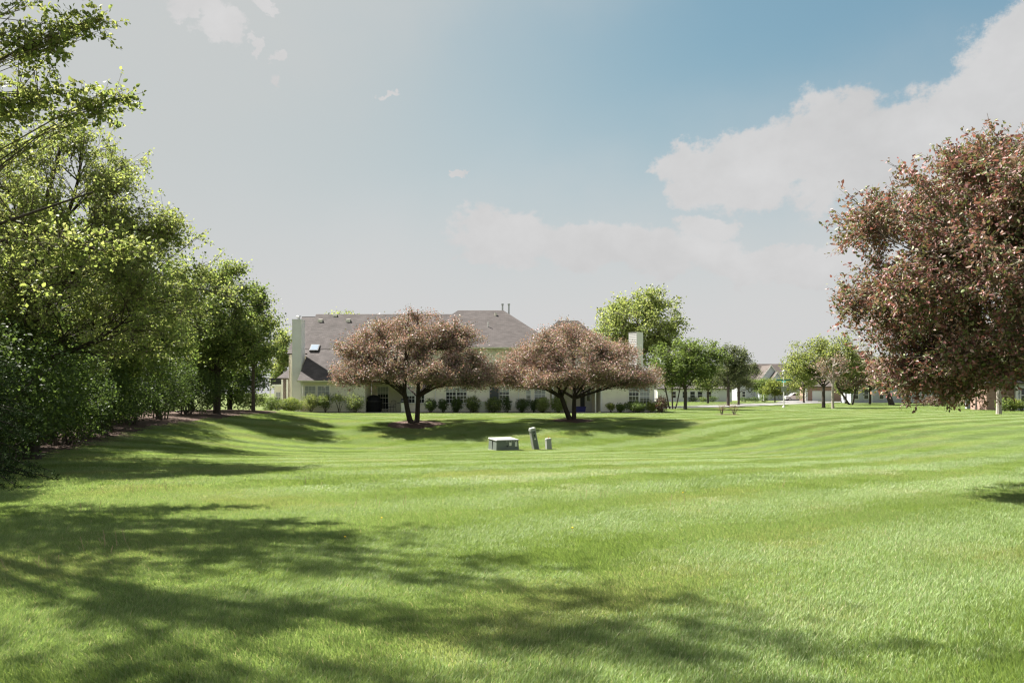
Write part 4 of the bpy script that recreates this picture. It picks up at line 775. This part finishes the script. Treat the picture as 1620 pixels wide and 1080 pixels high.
# planting along the townhouse front
FY = 65.9
def fs(px, w, top, cols, lab, seed, nm='shrub', stem=.12, n=1300, lm='leaf', y=FY, leaf=.075, **k):
    s = F / y; shrub(nm, lab, at(px, y), y, w * 1.06 / s, (HY + EYE * s - top) * 1.06 / s, cols, seed, leaf=leaf, n=int(n * 1.9), group='shrubs along the townhouse wall', lm=lm, stem=stem, **k)
PALE = [(.24, .29, .10, 4), (.28, .31, .14, 3), (.15, .20, .06, 2)]
fs(430, 30, 628, MIDG, 'mid green spreading shrub by the brick house porch', 201, n=2000)
fs(459, 40, 629, YEL + MIDG, 'wide rounded bright green shrub at the foot of the left chimney', 202, n=3200)
fs(492, 27, 623, PALE, 'airy upright pale green shrub below the left wing window', 203, n=1300, stem=.3, loose=.05)
fs(515, 22, 624, PALE + MIDG, 'pale green shrub under the right casement of the left wing', 204, n=1000, stem=.45, loose=.05)
fs(536, 22, 625, PALE, 'pale green standard shrub on thin bare stems against the siding', 205, n=560, stem=.85, loose=.05, nst=4)
fs(562, 31, 625, MIDG + PALE, 'loose grey-green shrub at the right corner of the left wing', 206, n=1600, stem=.15, loose=.07)
fs(681, 21, 631, DARKG, 'dark clipped shrub right of the patio grill', 207); fs(701, 15, 632, DARKG, 'small dark clipped shrub by the downspout', 208, n=900); fs(722, 18, 630, DARKG, 'dark clipped shrub below the wide window of the middle range', 209)
fs(748, 24, 627, DARKG + PALE[:2], 'yellow-topped shrub left of the grey air conditioner', 210, n=1700); fs(781, 28, 628, DARKG + PALE[:2], 'yellow-topped shrub under the dark screened window', 211, n=1900)
fs(802, 14, 629, DARKG, 'small dark shrub right of the dark screened window', 212, n=800); fs(826, 24, 630, DARKG, 'broad dark shrub between the two ground floor windows', 213); fs(844, 12, 632, DARKG, 'narrow dark shrub left of the pale ball shrubs', 214, n=700)
fs(858, 23, 629, PALE, 'pale green ball-clipped shrub left of the porch post', 215, n=1900, lump=.15); fs(884, 25, 628, PALE + MIDG[:1], 'pale green ball-clipped shrub right of the porch post', 216, n=2000, lump=.15)
fs(966, 14, 638, YEL, 'small yellow-green shrub at the left corner of the right wing', 217, n=600, stem=.25); fs(982, 15, 638, DARKG + MIDG, 'small dark green mound shrub below the siding of the right wing', 218, n=900)
fs(1007, 36, 636, MIDG + DARKG, 'long low green shrub under the right wing window', 219, n=2400); fs(1030, 16, 636, YEL, 'yellow-green shrub at the right corner of the right wing', 220, n=900); fs(1046, 24, 627, RED, 'dark reddish barberry shrub past the right end of the townhouse', 221, n=1500, lm='leaf_red')
for px, sd, lb in ((1142, 231, 'small bare reddish shrub on the mulch bed, on the side towards the townhouse'), (1161, 232, 'small bare reddish shrub on the mulch bed, on the side towards the lamp post')):
    shrub('barberry_shrub', lb, at(px, 61), 61, .75, .85, [(.22, .15, .09, 3), (.16, .16, .06, 2)], sd, leaf=.045, n=420, group='pair of shrubs on the mulch bed', lm='leaf_red', stem=.25, loose=.04, nst=9)
# trees past the townhouse
tree('ash_tree', 'tall airy lime green tree behind the white chimney', at(1008, 98), 98, .28, (4, 7), [(0, 0, 9.6, 5.4, 5, 4.2), (1.6, 0, 12.0, 3.4, 3.6, 2.6), (-2.6, 0, 10.4, 2.8, 3, 2.6), (3.4, 0, 8, 2.8, 3, 3), (-1, 0, 7, 4.4, 4, 3)], 1700, 15, .26, LIME, 41, nl=11, nb=6, shell=.42, lump=.5, spread=.34, twig_r=.016)
tree('ash_tree', 'lime green tree top showing above the left wing roof ridge', at(548, 96), 96, .2, (4, 6), [(0, 0, 8.6, 3.0, 3, 3.2)], 420, 15, .24, LIME, 42, nl=7, nb=4, shell=.42, lump=.45, spread=.3)
tree('ash_tree', 'pale green tree seen between the slim tree and the left chimney', at(446, 100), 100, .2, (3, 5), [(0, 0, 6.2, 2.6, 2.6, 4.0)], 420, 14, .26, LIME + PALE, 43, nl=7, nb=4, shell=.42, lump=.45, spread=.3)
tree('maple_tree', 'rounded mid green tree with a dark trunk past the right end of the townhouse', at(1084, 80), 80, .17, (1.6, 2.6), [(.3, 0, 4.8, 3.5, 3.2, 2.6), (-1.4, 0, 4.0, 2.4, 2.2, 1.8), (1.8, 0, 4.6, 2.4, 2.2, 1.9)], 1250, 18, .16, MIDG, 44, nl=9, nb=6, shell=.34, lump=.45, spread=.24)
tree('serviceberry_tree', 'small multi-stemmed light green tree beside the rounded mid green tree', at(1064, 82), 82, .09, (1.4, 2.4), [(0, 0, 3.6, 2.1, 2, 1.9)], 380, 16, .15, LIME + MIDG, 45, nl=7, nb=4, stems=[[(-.3, 0), (-.8, 0)], [(0, 0), (0, .2)], [(.25, 0), (.8, 0)]], leader=False)
tree('pine_tree', 'grey-green pine-like tree across the road from the townhouse', at(1152, 106), 106, .2, (2, 4), [(.2, 0, 4.6, 2.9, 2.7, 2.6), (.8, 0, 6.2, 1.9, 1.9, 1.9)], 800, 18, .17, OLIVE, 46, nl=9, nb=5, shell=.34, lump=.5, spread=.24)
tree('pine_tree', 'smaller grey-green tree hugging the pine-like tree by the road', at(1168, 112), 112, .16, (1.5, 3), [(.4, 0, 4.0, 2.6, 2.4, 2.2)], 520, 18, .17, OLIVE, 47, nl=8, nb=4, shell=.34, lump=.5, spread=.24)
for px, d, r, zc, sd, lb, cc in ((1206, 150, 2.6, 2.9, 48, 'round green ornamental tree in front of the gabled house', MIDG), (1226, 146, 2.4, 2.5, 49, 'low yellow-green ornamental tree in front of the gabled house', YEL)):
    tree('ornamental_tree', lb, at(px, d), d, .12, (1, 1.6), [(0, 0, zc, r, r, 1.7)], 380, 16, .2, cc, sd, nl=6, nb=4, shell=.32, lump=.35, spread=.25)
tree('honeylocust_tree', 'airy yellow-green tree with a dark trunk behind the lamp post', at(1303, 90), 90, .19, (1.9, 3.2), [(-1.2, 0, 5.2, 3.7, 3.0, 2.4), (1.4, 0, 6.2, 3.2, 2.6, 2.0), (-2.4, 0, 3.9, 2.8, 2.2, 1.4), (2.4, 0, 4.4, 3.0, 2.4, 1.7)], 1300, 15, .17, YEL + LIME + OLIVE[:1], 50, nl=10, nb=5, shell=.38, lump=.45, spread=.25)
tree('young_crabapple_tree', 'thin pale-barked tree with open forked branches and few leaves', at(1318, 84), 84, .13, (1.6, 3.2), [(0, 0, 4.3, 2.2, 2.0, 2.0)], 230, 7, .12, CRAB, 51, lm='leaf_red', bark='bark_pale', nl=8, nb=4, shell=.4, lump=.4, spread=.16, limb_r=.7, twig_r=.014)
tree('crabapple_tree', 'spreading crabapple with low splayed trunks in front of the white townhouses', at(1347, 112), 112, .16, (1.2, 2.4), [(0, 0, 4.4, 4.4, 3.2, 2.4), (1.8, 0, 5.6, 3.2, 2.6, 2.0)], 900, 14, .19, CRAB + OLIVE, 52, lm='leaf_red', nl=9, nb=4, stems=[[(-.2, 0), (-1.9, 0)], [(.1, 0), (.6, 0)]], spread=.25, shell=.4)
tree('maple_tree', 'small rounded green tree at the near end of the white townhouses', at(1338, 122), 122, .12, (1.2, 2), [(0, 0, 3.2, 2.2, 2, 2.2)], 420, 15, .2, MIDG + LIME, 59, nl=7, nb=4, spread=.24, shell=.36)
tree('crabapple_tree', 'crabapple with a thick leaning trunk between the white townhouses', at(1408, 108), 108, .36, (1.8, 2.8), [(-.6, 0, 4.6, 3.8, 3.2, 2.3)], 650, 15, .19, CRAB, 53, lm='leaf_red', nl=9, nb=4, stems=[[(.3, 0), (-.7, 0)]], spread=.25, shell=.38)
tree('crabapple_tree', 'crabapple with a slim dark trunk on the far lawn before the brick garden', at(1545, 78), 78, .17, (2.2, 3.2), [(0, 0, 5.2, 3.2, 3.2, 2.6)], 650, 15, .15, CRAB, 54, lm='leaf_red', nl=9, nb=4, spread=.22, shell=.38)
tree('oak_tree', 'tree with a stout brown trunk just behind the slim dark trunk', at(1556, 104), 104, .42, (2.8, 4), [(0, 0, 6.4, 4.6, 4.2, 3.2)], 700, 15, .2, MIDG + CRAB[:2], 55, nl=9, nb=4, spread=.28, shell=.38)
tree('crabapple_tree', 'crabapple with a pale pinkish trunk and one raised side limb', at(1580, 62), 62, .19, (2.0, 3.0), [(.8, 0, 4.6, 2.9, 2.6, 2.1), (1.8, -.4, 3.2, 2.0, 1.6, .9)], 700, 15, .12, CRAB, 56, lm='leaf_red', bark='bark_pale', nl=9, nb=4, spread=.2, shell=.38)
for px, d, r, h, sd, cc, lb in ((1272, 138, 3.6, 7.6, 71, YEL + LIME, 'pale yellow-green tree behind the lamp post and parked car'), (1376, 118, 3.4, 7.4, 72, LIME + OLIVE, 'pale green rounded tree between the splayed and leaning crabapples'), (1436, 112, 3.2, 6.8, 73, CRAB + OLIVE, 'dusky olive-pink tree past the leaning crabapple'), (1120, 128, 3.4, 6.4, 74, MIDG + LIME, 'green tree across the road before the low pale house')):
    tree('ornamental_tree', lb, at(px, d), d, .16, (1.5, 2.6), [(0, 0, h * .58, r, r * .9, h * .36), (r * .3, 0, h * .75, r * .6, r * .6, h * .22)], 620, 15, .2, cc, sd, nl=9, nb=4, shell=.38, lump=.45, spread=.27)
rf = np.random.default_rng(5)
for i in range(26):
    px = 1030 + i * 32 + rf.uniform(-8, 8); d = rf.uniform(225, 300); h = rf.uniform(5, 8.5) if 1170 > px or px > 1260 else 4.5
    tree('distant_tree', 'distant green tree in the belt behind the far houses', at(px, d), d, .25, (1.2, 2), [(0, 0, h * .52, 4.6, 3, h * .48)], 150, 14, .55, MIDG + DARKG + LIME[:1], 300 + i, group='tree belt behind the far houses', nl=4, nb=3, shell=.3, lump=.3, spread=.7)
for i, (px, d, w, h, cc) in enumerate(((1096, 150, 2.2, 1.0, MIDG), (1112, 148, 1.8, .9, MIDG), (1128, 147, 2.0, 1.1, DARKG), (1178, 146, 2.6, .9, DARKG), (1194, 146, 2.6, .9, DARKG), (1209, 143, 1.6, 1.5, MIDG), (1268, 168, 2.6, 2.4, MIDG), (1462, 100, 3.0, 1.2, RED), (1480, 98, 2.6, 1.3, RED), (1498, 98, 2.8, 1.1, OLIVE), (1515, 99, 2.6, 1.2, RED), (1590, 72, 1.7, 1.25, MIDG), (1603, 72, 1.4, 1.1, YEL), (1617, 72, 1.5, .9, MIDG))):
    nmz = ['leftmost by the white garage', 'before the dark windows', 'by the white garage door', 'in the clipped row before the gabled house', 'at the end of the clipped row', 'round as a ball beside the ornamental trees', 'conical beside the parked car', 'reddish in the garden bed', 'reddish and taller in the garden bed', 'olive in the garden bed', 'reddish at the end of the garden bed', 'green against the brick wall', 'yellow-green beneath the grey-framed window', 'low green past the grey-framed window'][i]
    shrub('garden_shrub', 'far garden shrub ' + nmz, at(px, d), d, w, h, cc, 400 + i, leaf=.14, n=700, group='far garden shrubs', spread=.12, lm='leaf_red' if cc is RED else 'leaf')

# ------------------------------------------------------------------ far side of the road: lamp post, houses, car
lp = thing('lamp_post', (at(1240, 90), 90, 0), 'white street lamp post with signs standing on the far lawn by the road', 'lamp post'); k = dict(parent=lp, local=True)
MB().lathe([(.16, -.05), (.16, .14), (.09, .2), (.075, .3), (.06, 3.6)], 10).build('pole', M['trim'], **k); MB().lathe([(.07, 3.6), (.14, 3.66), (.19, 3.95), (.2, 3.98)], 10).build('lantern', mat('lamp_glass', (.7, .7, .66), .2, .5), **k); MB().lathe([(.24, 3.98), (.2, 4.06), (.05, 4.16), (.02, 4.2)], 10).build('lamp_cap', M['utility_pale'], **k)
MB().box(-.26, .26, -.105, -.085, 1.75, 2.35).build('notice_sign', M['utility_pale'], **k); MB().box(-.78, .86, -.012, .012, 2.98, 3.14).build('street_sign', M['teal_sign'], **k); MB().box(-.012, .012, -.6, .6, 2.80, 2.95).build('street_sign', M['teal_sign'], **k)
def fwin(par, x0, x1, z0, z1, y):
    b = MB(); b.box(x0 - .08, x0, y - .05, y + .05, z0 - .08, z1 + .08); b.box(x1, x1 + .08, y - .05, y + .05, z0 - .08, z1 + .08); b.box(x0, x1, y - .05, y + .05, z1, z1 + .08); b.box(x0, x1, y - .05, y + .05, z0 - .08, z0); b.box(x0, x1, y - .045, y + .05, (z0 + z1) / 2 - .03, (z0 + z1) / 2 + .03)
    w = b.build('window', M['trim'], par); MB().box(x0, x1, y - .03, y - .02, z0, z1).build('pane', M['glass'], w)
def gable_x(par, x0, x1, y0, y1, e, r, m='roof_pale', over=.5):      # ridge along x
    ym = (y0 + y1) / 2
    for (a, b_, c, d) in (((x0 - over, y0 - over, e), (x1 + over, y0 - over, e), (x1 + over, ym, r), (x0 - over, ym, r)), ((x1 + over, y1 + over, e), (x0 - over, y1 + over, e), (x0 - over, ym, r), (x1 + over, ym, r))):
        b = MB(); a, b_, c, d = [np.array(p, float) for p in (a, b_, c, d)]; n = unit(np.cross(b_ - a, d - a)); b.hull([p - n * .15 for p in (a, b_, c, d)], [a, b_, c, d]); b.build('roof', M[m], par)
def fronton(par, x0, x1, y, e, r, dep, wallm, roofm):                # gable facing the camera
    xm = (x0 + x1) / 2; MB().hull([(x0, y, 0), (x1, y, 0), (x1, y + dep, 0), (x0, y + dep, 0)], [(x0, y, e), (x1, y, e), (x1, y + dep, e), (x0, y + dep, e)]).build('wall', M[wallm], par)
    MB().hull([(x0, y, e), (x1, y, e), (xm, y, r - .1)], [(x0, y + dep, e), (x1, y + dep, e), (xm, y + dep, r - .1)]).build('gable', M[wallm], par)
    for s, xa in ((-1, x0 - .4), (1, x1 + .4)):
        ee = e - .25; lo = [(xa, y - .4, ee), (xm, y - .4, r), (xm, y + dep, r), (xa, y + dep, ee)]; MB().hull([(p[0], p[1], p[2] - .16) for p in lo], lo).build('roof', M[roofm], par); MB().hull([(xa, y - .44, ee - .3), (xm, y - .44, r - .3), (xm, y - .41, r - .3), (xa, y - .41, ee - .3)], [(xa, y - .44, ee), (xm, y - .44, r), (xm, y - .41, r), (xa, y - .41, ee)]).build('fascia', M['trim'], par)
def sx(px, d): return at(px, d)
D1 = 185.0; h1 = thing('gabled_house', (sx(1215, D1), D1 + 5, 0), 'far two storey house with pale blue-grey gables and light brown roof', 'house')
MB().box(sx(1172, D1), sx(1262, D1), D1 + 3, D1 + 12, 0, 4.6).build('wall', M['siding_grey'], h1); gable_x(h1, sx(1176, D1), sx(1258, D1), D1 + 3, D1 + 12, 4.6, 8.5)
fronton(h1, sx(1201, D1), sx(1238, D1), D1, 4.2, 8.0, 7, 'gable_blue', 'roof_pale'); fronton(h1, sx(1218, D1 - 2), sx(1240, D1 - 2), D1 - 2, 4.0, 6.4, 4, 'gable_blue', 'roof_pale')
for px in (1172, 1180): fwin(h1, sx(px, D1), sx(px + 5, D1), .8, 2.0, D1 + 2.98)
fwin(h1, sx(1252, D1), sx(1257, D1), 3.0, 4.2, D1 + 2.98)
gz = MB().box(sx(1243, 180), sx(1270, 180), 179, 188, 2.6, 3.3).build('garage_beam', M['roof'], h1); MB().box(sx(1212, 181), sx(1243, 181), 182.5, 188, 0, 2.6).build('garage_wall', M['siding_grey'], h1); MB().box(sx(1243, 181), sx(1271, 181), 183, 184, 0, 2.62).build('garage_door', M['door'], h1)
D2 = 150.0; h2 = thing('low_garage_house', (sx(1120, D2), D2 + 5, 0), 'low pale house with dark windows and a white garage door across the road', 'house')
MB().box(sx(1040, D2), sx(1158, D2), D2, D2 + 9, 0, 2.5).build('wall', M['siding_pale'], h2); gable_x(h2, sx(1040, D2), sx(1158, D2), D2, D2 + 9, 2.5, 4.4, 'roof')
MB().box(sx(1137, D2), sx(1153, D2), D2 - .04, D2 + .1, 0, 2.05).build('garage_door', M['door'], h2)
for px in (1062, 1080, 1092, 1104, 1118): fwin(h2, sx(px, D2), sx(px + 7, D2), .8, 1.9, D2 - .02)
D3 = 168.0; h3 = thing('brick_garage', (sx(1303, D3), D3 + 4, 0), 'far garage block with brick piers round a wide white door', 'garage')
MB().box(sx(1276, D3), sx(1332, D3), D3, D3 + 4, 0, 3.0).build('wall', M['brick'], h3); gable_x(h3, sx(1276, D3), sx(1332, D3), D3, D3 + 9, 3.0, 5.4); MB().box(sx(1285, D3), sx(1319, D3), D3 - .05, D3 + .1, 0, 2.1).build('garage_door', M['door'], h3); MB().box(sx(1274, D3), sx(1277.5, D3), D3 - .1, D3 + .2, 0, 3.0).build('corner_post', M['trim'], h3)
D4 = 132.0; h4 = thing('white_townhouse', (sx(1420, D4), D4 + 5, 0), 'far row of white townhouses with dark windows behind the crabapples', 'house')
MB().box(sx(1346, D4), sx(1500, D4), D4, D4 + 4, 0, 3.0).build('wall', M['siding_grey'], h4); gable_x(h4, sx(1346, D4), sx(1500, D4), D4, D4 + 4, 3.0, 5.2)
for px in (1351, 1367, 1391, 1418, 1448, 1474): fwin(h4, sx(px, D4), sx(px + 6.5, D4), .7, 2.1, D4 - .02)
MB().box(sx(1376, D4), sx(1381, D4), D4 - .05, D4 + .05, 0, 2.05).build('door', M['door'], h4); MB().box(sx(1430, D4), sx(1435, D4), D4 - .05, D4 + .05, 0, 2.05).build('door', M['utility'], h4)
D5 = 76.0; h5 = thing('brick_bungalow', (sx(1640, D5), D5 + 5, 0), 'red brick house with grey corner and white framed window at the right edge', 'house')
MB().box(sx(1564, D5), sx(1608, D5), D5 + .3, D5 + 3, 0, 2.55).build('wall', M['brick'], h5); MB().box(sx(1608, D5), sx(1720, D5), D5, D5 + 8.6, 0, 2.55).build('siding_wall', M['siding_grey'], h5); MB().box(sx(1606.5, D5), sx(1610.5, D5), D5 - .06, D5 + .1, 0, 2.53).build('corner_board', M['trim'], h5)
gable_x(h5, sx(1564, D5), sx(1720, D5), D5, D5 + 9, 2.6, 4.6, 'roof'); fwin(h5, sx(1615, D5), sx(1631, D5), .75, 2.1, D5 - .02)
# parked car: a profile swept across the width, glass, wheels
cr = thing('parked_car', (sx(1258, 174), 174, .02), 'silver sport utility car parked in front of the garage', 'car'); k = dict(parent=cr, local=True)
paint = mat('car_silver', (.55, .56, .58), .3, .6, metal=.3)
prof = [(-2.25, .35), (-2.3, .75), (-2.15, 1.0), (-1.2, 1.08), (-.55, 1.6), (.2, 1.7), (1.5, 1.68), (2.15, 1.15), (2.28, .95), (2.28, .35)]
MB().hull([(x, -.88, z) for x, z in prof], [(x, .88, z) for x, z in prof]).build('body', paint, **k)
for s in (-1, 1):
    MB().hull([(x, s * .885 - .006, z) for x, z in ((-.98, 1.1), (-.48, 1.52), (.35, 1.58), (.35, 1.1))], [(x, s * .885 + .006, z) for x, z in ((-.98, 1.1), (-.48, 1.52), (.35, 1.58), (.35, 1.1))]).build('side_window', M['glass'], **k)
    MB().hull([(x, s * .885 - .006, z) for x, z in ((.45, 1.1), (.45, 1.58), (1.42, 1.56), (1.85, 1.1))], [(x, s * .885 + .006, z) for x, z in ((.45, 1.1), (.45, 1.58), (1.42, 1.56), (1.85, 1.1))]).build('side_window', M['glass'], **k)
    for x in (-1.4, 1.4):
        w = MB().tube([(x, s * .70, .34), (x, s * .90, .34)], .34, 16).build('wheel', M['dark'], **k); MB().tube([(x, s * .895, .34), (x, s * .91, .34)], .2, 12).build('rim', M['metal'], parent=w, local=True)
    MB().box(-2.29, -2.12, s * .7 - .12, s * .7 + .12, .72, .88).build('headlight', M['sticker'], **k); MB().box(2.2, 2.3, s * .72 - .1, s * .72 + .1, .95, 1.15).build('tail_light', mat('tail_light', (.3, .02, .02), .3), **k)
